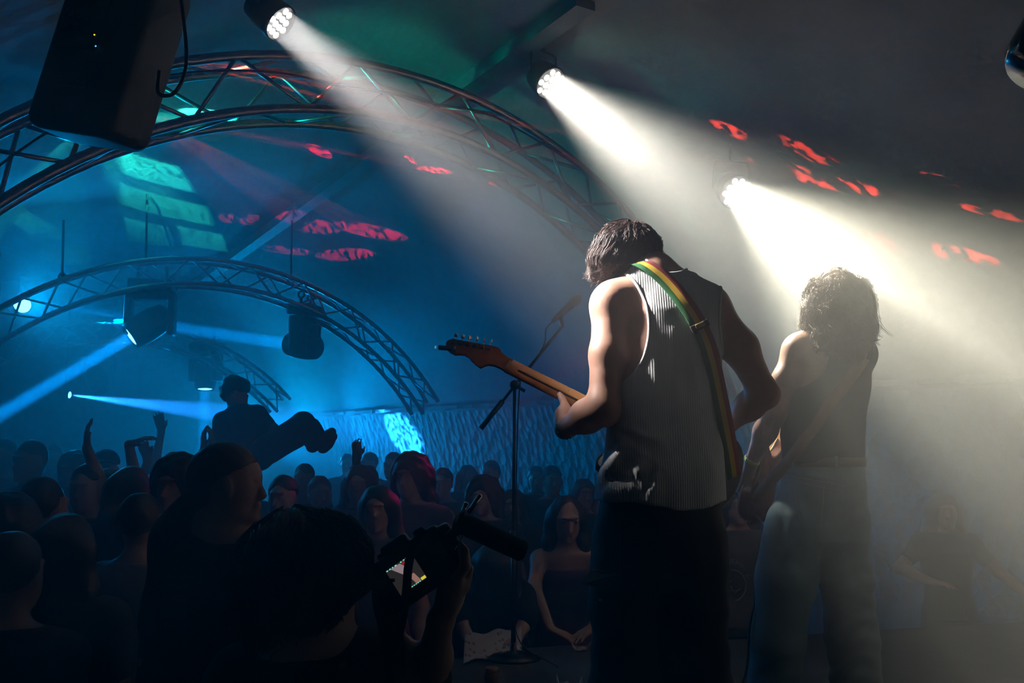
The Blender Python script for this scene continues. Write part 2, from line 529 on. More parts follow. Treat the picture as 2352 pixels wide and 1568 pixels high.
# the bright thin beam that crosses behind the crowd and hits the stone wall
c = P(163, 907, 11.6)
tgt = P(962, 1002, 11.3)
root = empty('beam_light', c, 'small beam light at the left end of the bright blue ray', 'stage light')
H = frame_to(tgt - c)
MB().lathe([(0.03, -0.16), (0.05, -0.15), (0.055, -0.02), (0.05, -0.01), (0.045, -0.02), (0.0004, -0.021)], c, H, 18).build('housing', M_BLACK, root, True)
MB().lathe([(0.042, -0.018), (0.0004, -0.012)], c, H, 18).build('lens', M_BLENS, root, True)
MB().tube([c - H[:, 2] * 0.08, c - H[:, 2] * 0.08 + np.array([0, 0, 1.35])], 0.012, 8).build('drop_bar', M_BLACKM, root, True)
las = lamp('lamp', 'SPOT', c, tgt, (0.012, 0.24, 1.0), POWER['laser'], root, spot_size=math.radians(8.6), spot_blend=0.5, shadow_soft_size=0.012)

# ------------------------------------------------------------------ wash lights; two blue ones are added unseen behind the crowd surfer
def wash(px, py, d, aim, col, power, label, cone=90, blend=0.8, br=0.28):
    c = P(px, py, d)
    R = frame_to(np.array(aim) - c); ax = R[:, 2]
    root = empty('wash_light', c, label, 'stage light', 'blue wash lights')
    MB().lathe([(0.05, -0.14), (0.085, -0.12), (0.095, -0.0), (0.09, 0.0), (0.085, -0.01), (0.0004, -0.012)], c, R, 20).build('housing', M_BLACK, root, True)
    MB().lathe([(0.083, -0.008), (0.0004, 0.002)], c, R, 18).build('lens', M_BLENS, root, True)
    MB().tube([c - ax * 0.06, c - ax * 0.06 + np.array([0, 0, br])], 0.012, 8).build('bracket', M_BLACKM, root, True)
    lamp('lamp', 'SPOT', c + ax * 0.02, aim, col, power, root, spot_size=math.radians(cone), spot_blend=blend, shadow_soft_size=0.06)
    return root
# ================================================================== smooth solids for people, clothes and hair
class SDF:
    """a smooth union of simple solids, meshed as one continuous surface"""
    def __init__(s, vox=0.008):
        s.vox, s.pr, s.clips = vox, [], []
    def copy(s, vox=None):
        n = SDF(vox or s.vox); n.pr = list(s.pr); n.clips = list(s.clips); return n
    def cone(s, a, b, ra, rb, k=0.02, op='u'):
        a, b = np.array(a, float), np.array(b, float)
        def f(X, Y, Z, off):
            d = b - a; L2 = float(d @ d) + 1e-12
            t = np.clip(((X - a[0]) * d[0] + (Y - a[1]) * d[1] + (Z - a[2]) * d[2]) / L2, 0, 1)
            return np.sqrt((X - a[0] - t * d[0]) ** 2 + (Y - a[1] - t * d[1]) ** 2 + (Z - a[2] - t * d[2]) ** 2) - (ra + (rb - ra) * t) - off
        m = max(ra, rb)
        s.pr.append((f, np.minimum(a, b) - m, np.maximum(a, b) + m, k, op)); return s
    def chain(s, pts, rads, k=0.02, op='u'):
        for i in range(len(pts) - 1):
            s.cone(pts[i], pts[i + 1], rads[i], rads[i + 1], k, op)
        return s
    def ell(s, c, r, R=None, k=0.02, op='u'):
        c = np.array(c, float); r = np.array(r, float) if not np.isscalar(r) else np.array([r, r, r], float)
        R = np.eye(3) if R is None else np.array(R)
        def f(X, Y, Z, off):
            q = r + off
            x, y, z = X - c[0], Y - c[1], Z - c[2]
            u = (R[0, 0] * x + R[1, 0] * y + R[2, 0] * z); v = (R[0, 1] * x + R[1, 1] * y + R[2, 1] * z); w = (R[0, 2] * x + R[1, 2] * y + R[2, 2] * z)
            k0 = np.sqrt((u / q[0]) ** 2 + (v / q[1]) ** 2 + (w / q[2]) ** 2)
            k1 = np.sqrt((u / q[0] ** 2) ** 2 + (v / q[1] ** 2) ** 2 + (w / q[2] ** 2) ** 2) + 1e-9
            return k0 * (k0 - 1) / k1
        m = r.max()
        s.pr.append((f, c - m, c + m, k, op)); return s
    def loft(s, lv, p=2.2, k=0.02, op='u'):
        """lv: (z, cx, cy, rx, ry) from low to high"""
        lv = np.array(sorted(lv), float)
        def f(X, Y, Z, off):
            z = Z
            cx, cy, rx, ry = [np.interp(z, lv[:, 0], lv[:, i]) for i in (1, 2, 3, 4)]
            rx, ry = rx + off, ry + off
            q = (np.abs((X - cx) / rx) ** p + np.abs((Y - cy) / ry) ** p) ** (1 / p)
            d = (q - 1) * np.minimum(rx, ry)
            return np.maximum(d, np.maximum(lv[0, 0] - off - z, z - lv[-1, 0] - off))
        lo = np.array([(lv[:, 1] - lv[:, 3]).min(), (lv[:, 2] - lv[:, 4]).min(), lv[0, 0]])
        hi = np.array([(lv[:, 1] + lv[:, 3]).max(), (lv[:, 2] + lv[:, 4]).max(), lv[-1, 0]])
        s.pr.append((f, lo, hi, k, op)); return s
    def clip(s, fn):
        s.clips.append(fn); return s
    def mesh(s, name, off=0.0, disp=None, smooth=0):
        h = s.vox
        us = [q for q in s.pr if q[4] == 'u']
        lo = np.min([q[1] for q in us], axis=0) - off - 4 * h - 0.02
        hi = np.max([q[2] for q in us], axis=0) + off + 4 * h + 0.02
        n = np.ceil((hi - lo) / h).astype(int) + 1
        F = np.full(n, 1.0, np.float32)
        ax = [lo[i] + h * np.arange(n[i]) for i in range(3)]
        for f, a, b, k, op in s.pr:
            pad = abs(off) + k + 3 * h
            i0 = np.clip(((a - pad - lo) / h).astype(int), 0, n - 1); i1 = np.clip(((b + pad - lo) / h).astype(int) + 2, 1, n)
            if np.any(i1 <= i0): continue
            X = ax[0][i0[0]:i1[0], None, None]; Y = ax[1][None, i0[1]:i1[1], None]; Z = ax[2][None, None, i0[2]:i1[2]]
            sl = tuple(slice(i0[j], i1[j]) for j in range(3))
            d = np.broadcast_to(f(X, Y, Z, off), F[sl].shape)
            c = F[sl]
            if op == 'u':
                hh = np.maximum(k - np.abs(c - d), 0) / max(k, 1e-6)
                F[sl] = np.minimum(c, d) - hh * hh * k * 0.25
            else:
                d = -d
                hh = np.maximum(k - np.abs(c - d), 0) / max(k, 1e-6)
                F[sl] = np.maximum(c, d) + hh * hh * k * 0.25
        if s.clips:
            X, Y, Z = ax[0][:, None, None], ax[1][None, :, None], ax[2][None, None, :]
            for fn in s.clips:
                F = np.maximum(F, fn(X, Y, Z).astype(np.float32))
        vs, fs = surface_nets(F, lo, h)
        return finish(name, vs, fs, disp, smooth)
def surface_nets(F, lo, h):
    S = F < 0
    nx, ny, nz = F.shape
    cnt = np.zeros((nx - 1, ny - 1, nz - 1), np.int8)
    for dx in (0, 1):
        for dy in (0, 1):
            for dz in (0, 1):
                cnt += S[dx:nx - 1 + dx, dy:ny - 1 + dy, dz:nz - 1 + dz]
    act = (cnt > 0) & (cnt < 8)
    I = np.argwhere(act)
    idx = np.full(act.shape, -1, np.int64)
    idx[act] = np.arange(len(I))
    acc = np.zeros((len(I), 3)); num = np.zeros(len(I))
    cs = [(dx, dy, dz) for dx in (0, 1) for dy in (0, 1) for dz in (0, 1)]
    for a in range(8):
        for b in range(a + 1, 8):
            da, db = np.array(cs[a]), np.array(cs[b])
            if np.abs(da - db).sum() != 1: continue
            fa = F[I[:, 0] + da[0], I[:, 1] + da[1], I[:, 2] + da[2]]; fb = F[I[:, 0] + db[0], I[:, 1] + db[1], I[:, 2] + db[2]]
            m = (fa < 0) != (fb < 0)
            t = np.where(m, fa / (fa - fb + 1e-20), 0)
            acc += np.where(m[:, None], da + (db - da) * t[:, None], 0); num += m
    vs = lo + h * (I + acc / num[:, None])
    fs = []
    for axis in range(3):
        sl0 = [slice(None)] * 3; sl1 = [slice(None)] * 3
        sl0[axis] = slice(0, -1); sl1[axis] = slice(1, None)
        A, B = S[tuple(sl0)], S[tuple(sl1)]
        E = np.argwhere(A != B)
        u, v = (axis + 1) % 3, (axis + 2) % 3
        E = E[(E[:, u] > 0) & (E[:, v] > 0) & (E[:, u] < F.shape[u] - 1) & (E[:, v] < F.shape[v] - 1)]
        if not len(E): continue
        ins = A[E[:, 0], E[:, 1], E[:, 2]]
        du, dv = np.zeros(3, int), np.zeros(3, int); du[u] = 1; dv[v] = 1
        c0, c1, c2, c3 = E - du - dv, E - dv, E, E - du
        q = np.stack([idx[c[:, 0], c[:, 1], c[:, 2]] for c in (c0, c1, c2, c3)], 1)
        q[~ins] = q[~ins][:, ::-1]
        fs.append(q)
    return vs, np.concatenate(fs)
def vnormals(vs, fs):
    n = np.cross(vs[fs[:, 2]] - vs[fs[:, 0]], vs[fs[:, 3]] - vs[fs[:, 1]])
    N = np.zeros_like(vs)
    for j in range(4): np.add.at(N, fs[:, j], n)
    return N / (np.linalg.norm(N, axis=1, keepdims=True) + 1e-12)
def finish(name, vs, fs, disp=None, smooth=0):
    for _ in range(smooth):
        s = np.zeros_like(vs); c = np.zeros(len(vs))
        for j in range(4):
            a, b = fs[:, j], fs[:, (j + 1) % 4]
            np.add.at(s, a, vs[b]); np.add.at(c, a, 1); np.add.at(s, b, vs[a]); np.add.at(c, b, 1)
        vs = vs * 0.5 + 0.5 * s / np.maximum(c, 1)[:, None]
    if disp is not None:
        N = vnormals(vs, fs)
        vs = vs + N * disp(vs, N)[:, None]
    me = bpy.data.meshes.new(name)
    me.vertices.add(len(vs)); me.vertices.foreach_set('co', vs.astype(np.float32).ravel())
    me.loops.add(len(fs) * 4); me.loops.foreach_set('vertex_index', fs.astype(np.int32).ravel())
    me.polygons.add(len(fs))
    me.polygons.foreach_set('loop_start', np.arange(0, len(fs) * 4, 4, dtype=np.int32))
    me.update(calc_edges=True)
    return me
def pix(v):
    """picture position of world points, for laying out folds"""
    q = v - np.array([0, 0, CAMZ])
    zc = q @ FWD
    return 1176 + F_PX * q[:, 0] / zc, 784 - F_PX * (q @ UPV) / zc
def seg_ridge(x, y, x0, y0, x1, y1, w, amp):
    dx, dy = x1 - x0, y1 - y0
    t = np.clip(((x - x0) * dx + (y - y0) * dy) / (dx * dx + dy * dy), 0, 1)
    d2 = (x - x0 - t * dx) ** 2 + (y - y0 - t * dy) ** 2
    return amp * np.exp(-d2 / (w * w)) * (0.35 + 0.65 * np.sin(np.pi * np.clip(t, 0.06, 0.94)))
def wob(v, s, seed):
    """smooth pseudo noise in about -1..1"""
    r = np.random.RandomState(seed)
    o = np.zeros(len(v))
    for i in range(7):
        k = r.normal(size=3); k /= np.linalg.norm(k)
        f = s * (0.6 + 1.3 * r.rand())
        o += np.sin(v @ k * f + r.rand() * 6.28) * (0.7 - 0.06 * i)
    return o / 2.6
def bvh_of(me, off):
    vs = [v.co + off for v in me.vertices]
    return BVHTree.FromPolygons(vs, [tuple(p.vertices) for p in me.polygons])
def cast(bvh, x, y, back=0.0):
    o = Vector((0, 0, CAMZ)); d = (V(P(x, y, 3.0)) - o).normalized()
    h = bvh.ray_cast(o, d)
    if h[0] is None: return None
    return np.array(h[0] - d * back)
def ribbon(pts, nrm, w, th, m=None, cols=1):
    """a flat strap: points, outward normals, width; cols stripes across"""
    pts = [np.array(p, float) for p in pts]; n = len(pts)
    vs, fs, mi = [], [], []
    rows = cols + 1
    for i in range(n):
        t = pts[min(n - 1, i + 1)] - pts[max(0, i - 1)]; t /= np.linalg.norm(t)
        N = np.array(nrm[i], float); N /= np.linalg.norm(N)
        S = np.cross(t, N); S /= np.linalg.norm(S); N = np.cross(S, t)
        ww = w if np.isscalar(w) else w[i]
        for j in range(rows): vs.append(pts[i] + S * ww * (j / cols - 0.5) + N * th / 2)
        for j in range(rows): vs.append(pts[i] + S * ww * (j / cols - 0.5) - N * th / 2)
    R2 = rows * 2
    for i in range(n - 1):
        a, b = i * R2, (i + 1) * R2
        for j in range(cols):
            fs.append((a + j, a + j + 1, b + j + 1, b + j)); mi.append(j)
            fs.append((a + rows + j, b + rows + j, b + rows + j + 1, a + rows + j + 1)); mi.append(j)
        fs.append((a, b, b + rows, a + rows)); mi.append(0)
        fs.append((a + cols, a + rows + cols, b + rows + cols, b + cols)); mi.append(cols - 1)
    fs.append(tuple(range(rows)) + tuple(range(R2 - 1, rows - 1, -1))); mi.append(0)
    b = (n - 1) * R2
    fs.append(tuple(b + j for j in range(rows - 1, -1, -1)) + tuple(b + rows + j for j in range(rows))); mi.append(0)
    return vs, fs, mi
def locks(paths, r0, r1, n=5, seed=0):
    """hair locks: many thin tapering strands in one mesh"""
    m = MB()
    for p in paths:
        k = len(p)
        t = np.linspace(0, 1, k)
        m.tube(p, list((r0 + (r1 - r0) * t) * np.where(t > 0.85, (1 - t) / 0.15 * 0.8 + 0.2, 1)), n)
    return m
M_SKIN = mat('skin', (0.50, 0.27, 0.19), rough=0.48, var=0.10, vscale=30, bump=0.06, bscale=300, sss=0.0)
M_SKIN2 = mat('tanned_skin', (0.40, 0.22, 0.15), rough=0.45, var=0.12, vscale=30, bump=0.05, bscale=300)
M_HAIR = mat('dark_brown_hair', (0.085, 0.050, 0.042), rough=0.5, spec=0.4, var=0.35, vscale=40)
M_HAIR2 = mat('brown_curly_hair', (0.075, 0.040, 0.018), rough=0.62, spec=0.2, var=0.35, vscale=40)
# ================================================================== the guitarist in the white tank top
def J(x, y, d): return P(x, y, d)
g1 = empty('person', P(1520, 1740, 2.9) * np.array([1, 1, 0]) + np.array([0, 0, ST]),
           'guitarist seen from behind in white ribbed tank top and baggy black trousers', 'person', 'musicians on the stage')
D1 = 2.90
PXM1 = F_PX / D1
def zy(y, d=D1): return P(1176, y, d)[2]
def xx(x, d=D1): return (x - 1176) / F_PX * (d * math.cos(PITCH) + 0) / 1.0
def xat(x, y, d): return P(x, y, d)[0]
# torso sections: (y, left, right, depth centre, depth radius) under the shirt
sec = [(1175, 1400, 1636, 2.90, 0.110), (1050, 1402, 1650, 2.90, 0.118), (950, 1412, 1648, 2.91, 0.115), (860, 1420, 1652, 2.92, 0.118),
       (780, 1420, 1655, 2.93, 0.122), (720, 1425, 1650, 2.94, 0.118), (670, 1445, 1630, 2.95, 0.100), (635, 1478, 1590, 2.95, 0.075)]
def levels(sec):
    out = []
    for y, l, r, d, ry in sec:
        a, b = P(l, y, d), P(r, y, d)
        out.append((a[2], (a[0] + b[0]) / 2, d, (b[0] - a[0]) / 2, ry))
    return out
body = SDF(0.007)
body.loft(levels(sec), 2.3, 0.05)
SL, SR = J(1412, 700, 2.93), J(1628, 712, 2.95)
body.ell(SL + np.array([-0.012, -0.01, 0.0]), (0.068, 0.066, 0.075), None, 0.05)
body.ell(SR + np.array([0.0, -0.01, 0.005]), (0.066, 0.064, 0.072), None, 0.05)
C7 = J(1505, 622, 2.94)
body.cone(C7, SL + np.array([0.02, 0, 0.025]), 0.052, 0.048, 0.05)
body.cone(C7, SR + np.array([-0.02, 0, 0.02]), 0.052, 0.046, 0.05)
HC = J(1436, 588, 3.03)
body.cone(C7 + np.array([0, 0.01, -0.02]), HC + np.array([0.03, 0, -0.02]), 0.062, 0.060, 0.03)
Rh = rotm((0, 0, 1), 38) @ rotm((1, 0, 0), -38)       # head turned to his left and bowed
body.ell(HC, (0.076, 0.096, 0.108), Rh, 0.02)
fx = lambda a: HC + Rh @ np.array(a, float)
body.ell(fx((0, 0.035, -0.06)), (0.056, 0.062, 0.066), Rh, 0.03)     # jaw
body.cone(fx((0, 0.095, -0.005)), fx((0, 0.118, -0.04)), 0.010, 0.014, 0.012)   # nose
body.ell(fx((0, 0.092, -0.068)), (0.024, 0.012, 0.011), Rh, 0.01)    # mouth
body.ell(fx((0, 0.088, -0.105)), (0.022, 0.018, 0.018), Rh, 0.02)    # chin
for sx in (-1, 1):
    body.ell(fx((0.035 * sx, 0.092, 0.006)), (0.014, 0.012, 0.010), Rh, 0.006, 'd')   # eye sockets
    body.ell(fx((0.079 * sx, 0.0, -0.02)), (0.010, 0.022, 0.032), Rh, 0.008)   # ears
# left arm
EL = J(1384, 935, 2.83); WL = J(1297, 985, 3.00)
mid = (SL + EL) / 2 + np.array([-0.006, -0.006, 0.0])
body.chain([SL + np.array([-0.012, -0.005, -0.01]), mid, EL], [0.062, 0.053, 0.045], 0.03)
fm = EL * 0.6 + WL * 0.4
body.chain([EL, fm, WL], [0.047, 0.049, 0.030], 0.035)
body.ell(EL + np.array([0.012, -0.012, -0.02]), (0.032, 0.034, 0.036), None, 0.03)
# left hand gripping the neck: palm below, thumb up the back of the neck, fingers over the far side
PL = J(1296, 952, 3.045)
body.cone(WL, PL, 0.030, 0.030, 0.02)
body.ell((WL + PL) / 2 + np.array([0, 0.012, 0.01]), (0.030, 0.042, 0.040), None, 0.02)
body.ell(J(1301, 955, 3.025), (0.020, 0.020, 0.032), None, 0.015)
body.chain([J(1302, 955, 3.02), J(1298, 931, 3.035), J(1292, 917, 3.05), J(1286, 906, 3.06)], [0.0190, 0.0142, 0.0128, 0.0110], 0.006)
for i, (px, py) in enumerate(((1302, 905), (1317, 912), (1331, 920), (1344, 930))):
    q = J(px, py, 3.125)
    body.chain([PL + np.array([0.012 * i, 0.03, 0.0]), J(px - 6, py + 34, 3.14), q + np.array([0, 0.015, -0.012]), q + np.array([0.004, -0.004, 0.012])], [0.012, 0.0100, 0.0092, 0.0080], 0.006)
# right arm, elbow out, hand forward on the guitar
ER = J(1754, 903, 2.93); WR = J(1672, 975, 3.10)
midr = (SR + ER) / 2 + np.array([0.012, -0.008, 0.012])
body.chain([SR + np.array([0.0, -0.008, 0.0]), midr, ER], [0.062, 0.055, 0.043], 0.03)
body.ell(ER + np.array([0.014, -0.006, -0.004]), (0.026, 0.034, 0.034), None, 0.03)
body.chain([ER, ER * 0.62 + WR * 0.38, WR], [0.043, 0.045, 0.028], 0.03)
HR = J(1610, 1030, 3.14)
body.cone(WR, HR, 0.028, 0.030, 0.02)
for i in range(4):
    b0 = HR + np.array([0.0, 0.0, 0.022 - 0.016 * i])
    body.chain([b0, b0 + np.array([-0.045, 0.025, -0.022]), b0 + np.array([-0.062, 0.012, -0.045])], [0.012, 0.010, 0.008], 0.006)
body.chain([HR + np.array([0.0, 0.0, 0.03]), HR + np.array([-0.04, 0.0, 0.03]), HR + np.array([-0.065, 0.005, 0.012])], [0.013, 0.011, 0.009], 0.006)
# legs inside the trousers
for hx, kx, ax_ in ((1455, 1440, 1440), (1585, 1590, 1600)):
    body.chain([J(hx, 1170, 2.9), J(kx, 1390, 2.88), J(ax_, 1690, 2.92), J(ax_, 1712, 2.99)], [0.07, 0.055, 0.042, 0.036], 0.02)
bo = link('body', body.mesh('body', smooth=1), M_SKIN, g1)
# ---- tank top
def fabric(name, col, rib=0.0, ribscale=380.0, rough=0.85, var=0.08):
    m = mat(name, col, rough=rough, var=var, vscale=14, sheen=0.1, spec=0.2)
    nt = m.node_tree; b = nt.nodes['Principled BSDF']
    tc = nt.nodes.new('ShaderNodeTexCoord')
    w = nt.nodes.new('ShaderNodeTexWave'); w.wave_type = 'BANDS'; w.bands_direction = 'X'
    w.inputs['Scale'].default_value = ribscale / 20; w.inputs['Distortion'].default_value = 0.6
    w.inputs['Detail'].default_value = 1; w.inputs['Detail Scale'].default_value = 2
    nt.links.new(tc.outputs['Object'], w.inputs['Vector'])
    n = nt.nodes.new('ShaderNodeTexNoise'); n.inputs['Scale'].default_value = 260; n.inputs['Detail'].default_value = 3
    nt.links.new(tc.outputs['Object'], n.inputs['Vector'])
    mm = nt.nodes.new('ShaderNodeMath'); mm.operation = 'MULTIPLY_ADD'; mm.inputs[1].default_value = rib
    ns = nt.nodes.new('ShaderNodeMath'); ns.operation = 'MULTIPLY'; ns.inputs[1].default_value = 0.35
    nt.links.new(n.outputs['Fac'], ns.inputs[0])
    nt.links.new(w.outputs['Fac'], mm.inputs[0]); nt.links.new(ns.outputs[0], mm.inputs[2])
    bp = nt.nodes.new('ShaderNodeBump'); bp.inputs['Strength'].default_value = 0.7; bp.inputs['Distance'].default_value = 0.002
    nt.links.new(mm.outputs[0], bp.inputs['Height']); nt.links.new(bp.outputs['Normal'], b.inputs['Normal'])
    return m
M_TANK = fabric('white_rib_knit', (0.52, 0.53, 0.52), rib=0.5, ribscale=860.0)
ssec = [(1165, 1364, 1668, 2.90, 0.150), (1140, 1364, 1666, 2.90, 0.152), (1100, 1374, 1664, 2.90, 0.150), (1050, 1386, 1660, 2.90, 0.138), (990, 1393, 1655, 2.905, 0.128),
        (950, 1397, 1652, 2.91, 0.124), (860, 1415, 1655, 2.92, 0.126), (780, 1418, 1657, 2.93, 0.129), (720, 1423, 1653, 2.94, 0.125), (670, 1444, 1632, 2.95, 0.107), (635, 1478, 1592, 2.95, 0.082)]
tank = SDF(0.0065)
tank.loft(levels(ssec), 2.35, 0.05)
tank.ell(SL + np.array([-0.012, -0.01, 0.0]), (0.072, 0.070, 0.079), None, 0.05)
tank.ell(SR + np.array([0.0, -0.01, 0.005]), (0.070, 0.068, 0.076), None, 0.05)
tank.cone(C7, SL + np.array([0.02, 0, 0.025]), 0.056, 0.052, 0.05)
tank.cone(C7, SR + np.array([-0.02, 0, 0.02]), 0.056, 0.050, 0.05)
def hole(x, y, rx, ry, d=2.9):
    c = P(x, y, d); a, b = rx / PXM1, ry / PXM1
    def fn(X, Yy, Z):
        # seen along the line of sight
        s = d / np.maximum(Yy, 0.5)
        q = np.sqrt((((X * s) - c[0]) / a) ** 2 + ((((Z - CAMZ) * s) + CAMZ - c[2]) / b) ** 2)
        return (1 - q) * min(a, b)
    return fn
def armhole(c, R, r):
    c = np.array(c)
    def fn(X, Yy, Z):
        x, y, z = X - c[0], Yy - c[1], Z - c[2]
        u = (R[0, 0] * x + R[1, 0] * y + R[2, 0] * z) / r[0]; v = (R[0, 1] * x + R[1, 1] * y + R[2, 1] * z) / r[1]; w = (R[0, 2] * x + R[1, 2] * y + R[2, 2] * z) / r[2]
        return (1 - np.sqrt(u * u + v * v + w * w)) * min(r)
    return fn
AHL = armhole(J(1398, 752, 2.93), np.eye(3), (0.112, 0.5, 0.190))
AHR = armhole(J(1722, 745, 2.95), np.eye(3), (0.118, 0.5, 0.20))
NKH = armhole(J(1532, 588, 2.94), np.eye(3), (0.078, 0.5, 0.070))
def hem(X, Yy, Z):
    zz = zy(1156) + 0.012 * np.sin((X - 0.3) * 21) - 0.05 * np.clip(0.30 - X, 0, 1) * 0 + 0.02 * np.clip((0.36 - X) / 0.1, 0, 1)
    return zz - Z
tank.clips = [AHL, AHR, NKH, hem]
def tank_folds(v, N):
    x, y = pix(v)
    face = np.clip(-N[:, 1] + 0.35, 0, 1)
    d = np.zeros(len(v))
    for a in ((1376, 1110, 1428, 1034, 15, 0.020), (1418, 1085, 1434, 1030, 11, 0.020), (1452, 1112, 1482, 1052, 15, 0.022), (1390, 1085, 1440, 1078, 16, 0.010),
              (1500, 1150, 1512, 1080, 26, 0.020), (1400, 1135, 1480, 1118, 20, 0.012), (1385, 1150, 1400, 1120, 14, 0.008), (1545, 1120, 1530, 1065, 14, 0.009),
              (1450, 1080, 1470, 1125, 10, -0.014), (1560, 1130, 1590, 1000, 18, 0.005), (1610, 1140, 1600, 960, 14, 0.005), (1560, 1000, 1548, 760, 11, 0.006),
              (1585, 930, 1570, 760, 9, -0.004), (1600, 900, 1585, 770, 9, 0.004), (1515, 980, 1500, 800, 13, 0.004), (1545, 1060, 1480, 960, 14, 0.006),
              (1640, 1100, 1615, 1010, 11, 0.005), (1500, 1010, 1440, 985, 12, 0.008), (1460, 1030, 1410, 1000, 10, 0.008), (1640, 760, 1600, 820, 10, 0.004), (1382, 1128, 1440, 1062, 9, -0.008), (1480, 1140, 1500, 1075, 8, -0.012), (1440, 1140, 1446, 1105, 8, -0.006)):
        d += seg_ridge(x, y, *a)
    d += 0.003 * np.sin(x * 0.085 + 1.3 * np.sin(y * 0.012)) * np.clip((y - 850) / 300, 0, 1)
    return d * face
tk_me = tank.mesh('tank_top', disp=tank_folds, smooth=1)
tkb = bvh_of(tk_me, Vector((0, 0, 0)))
bdb = BVHTree.FromPolygons([v.co + g1.location for v in bo.data.vertices], [tuple(p.vertices) for p in bo.data.polygons])
tk = link('tank_top', tk_me, M_TANK, g1)
tk['label'] = 'white ribbed tank top'
# bound edges of the tank top: armholes, neckline and hem seam
M_TRIM = fabric('white_binding', (0.60, 0.61, 0.60))
def edge_tube(pxs, r, name, near=0.0):
    pts = []
    for (x, y) in pxs:
        h = cast(tkb, x, y, near)
        if h is not None: pts.append(h)
    if len(pts) > 2:
        o = MB().tube(pts, r, 6).build(name, M_TRIM, tk, True)
def hole_edge(c, rx, rz, a0, a1, n=44):
    pts = []
    for a in np.linspace(a0, a1, n):
        x, z = c[0] + rx * 1.02 * math.sin(a), c[2] + rz * 1.02 * math.cos(a)
        h = tkb.ray_cast(Vector((x, 2.3, z)), Vector((0, 1, 0)))
        if h[0] is not None and h[0].y < 3.0: pts.append(np.array(h[0]))
    pts = [pts[0]] + [(pts[k - 1] + pts[k] + pts[k + 1]) / 3 for k in range(1, len(pts) - 1)] + [pts[-1]]
    MB().tube(pts, 0.0055, 6).build('binding', M_TRIM, tk, True)
hole_edge(J(1398, 752, 2.93), 0.112, 0.190, 0.30, 2.35)
hole_edge(J(1722, 745, 2.95), 0.118, 0.20, -2.2, -0.75)
hole_edge(J(1532, 588, 2.94), 0.078, 0.070, 1.75, 4.4)
# ---- trousers
M_TROUS = fabric('black_denim', (0.010, 0.010, 0.011), rough=0.7)
tr = SDF(0.011)
tr.loft(levels([(1345, 1362, 1667, 2.90, 0.125), (1280, 1361, 1667, 2.90, 0.140), (1220, 1364, 1664, 2.90, 0.140), (1180, 1370, 1660, 2.90, 0.137), (1120, 1386, 1650, 2.90, 0.128)]), 2.4, 0.05)
for kx, bx, side in ((1436, 1440, -1), (1588, 1596, 1)):
    tr.chain([J(kx, 1260, 2.90), J(kx, 1400, 2.88), J(bx, 1560, 2.90), J(bx, 1690, 2.92)], [0.090, 0.104, 0.106, 0.108], 0.04)
    tr.ell(J(bx, 1725, 2.99), (0.05, 0.13, 0.045), None, 0.02)
tr.clip(lambda X, Yy, Z: (ST + 0.012) - Z)
def tr_folds(v, N):
    x, y = pix(v)
    return 0.006 * wob(v, 38, 3) + 0.004 * np.sin(y * 0.06 + 2 * np.sin(x * 0.03)) * np.clip((y - 1350) / 150, 0, 1)
tro = link('trousers', tr.mesh('trousers', disp=tr_folds, smooth=1), M_TROUS, g1)
trb = BVHTree.FromPolygons([v.co + g1.location for v in tro.data.vertices], [tuple(p.vertices) for p in tro.data.polygons])
# cargo pocket with a flap that stands off the leg, side seams and a rivet
M_SEAM = mat('dark_seam_thread', (0.045, 0.043, 0.045), rough=0.7)
def on_tr(x, y, back=0.004):
    h = cast(trb, x, y, back)
    return h if h is not None else P(x, y, 2.80)
q = [on_tr(1358, 1308), on_tr(1424, 1318), on_tr(1386, 1352, 0.01), P(1336, 1340, 2.82)]
m = MB(); nrm = np.array([-0.2, -1, 0.1]); nrm /= np.linalg.norm(nrm)
m.add([p for p in q] + [p - nrm * -0.006 for p in q], [(0, 1, 2, 3), (7, 6, 5, 4), (0, 4, 5, 1), (1, 5, 6, 2), (2, 6, 7, 3), (3, 7, 4, 0)])
m.build('pocket_flap', M_TROUS, tro)
for line in ([(1403 + 0.0 * k, 1172 + 7.5 * k) for k in range(20)], [(1425 - 0.1 * k, 1172 + 7.8 * k) for k in range(20)], [(1362 + 6.2 * k, 1308 + 0.9 * k) for k in range(11)], [(1388 + 3.8 * k, 1352 - 3.4 * k) for k in range(10)]):
    MB().tube([on_tr(x, y, 0.001) for x, y in line], 0.0022, 5).build('seam', M_SEAM, tro, True)
MB().lathe([(0.0055, 0), (0.0055, 0.002), (0.003, 0.004), (0.0005, 0.0042)], on_tr(1379, 1378, 0.002), frame_to((0, -1, 0.1)), 12).build('rivet', M_STEEL, tro, True)
# ---- bracelet
brc = MB()
wa = frame_to(WL - EL)
cbr = WL + (WL - EL) / np.linalg.norm(WL - EL) * -0.004
for k in range(16):
    a = 2 * math.pi * k / 16
    p = cbr + wa @ np.array([0.0335 * math.cos(a), 0.0335 * math.sin(a), 0])
    brc.lathe([(0.0005, -0.0048), (0.0048, 0), (0.0005, 0.0048)], p, wa, 8)
brc.build('bracelet', mat('silver_beads', (0.75, 0.72, 0.68), rough=0.2, metal=1.0), g1, True)
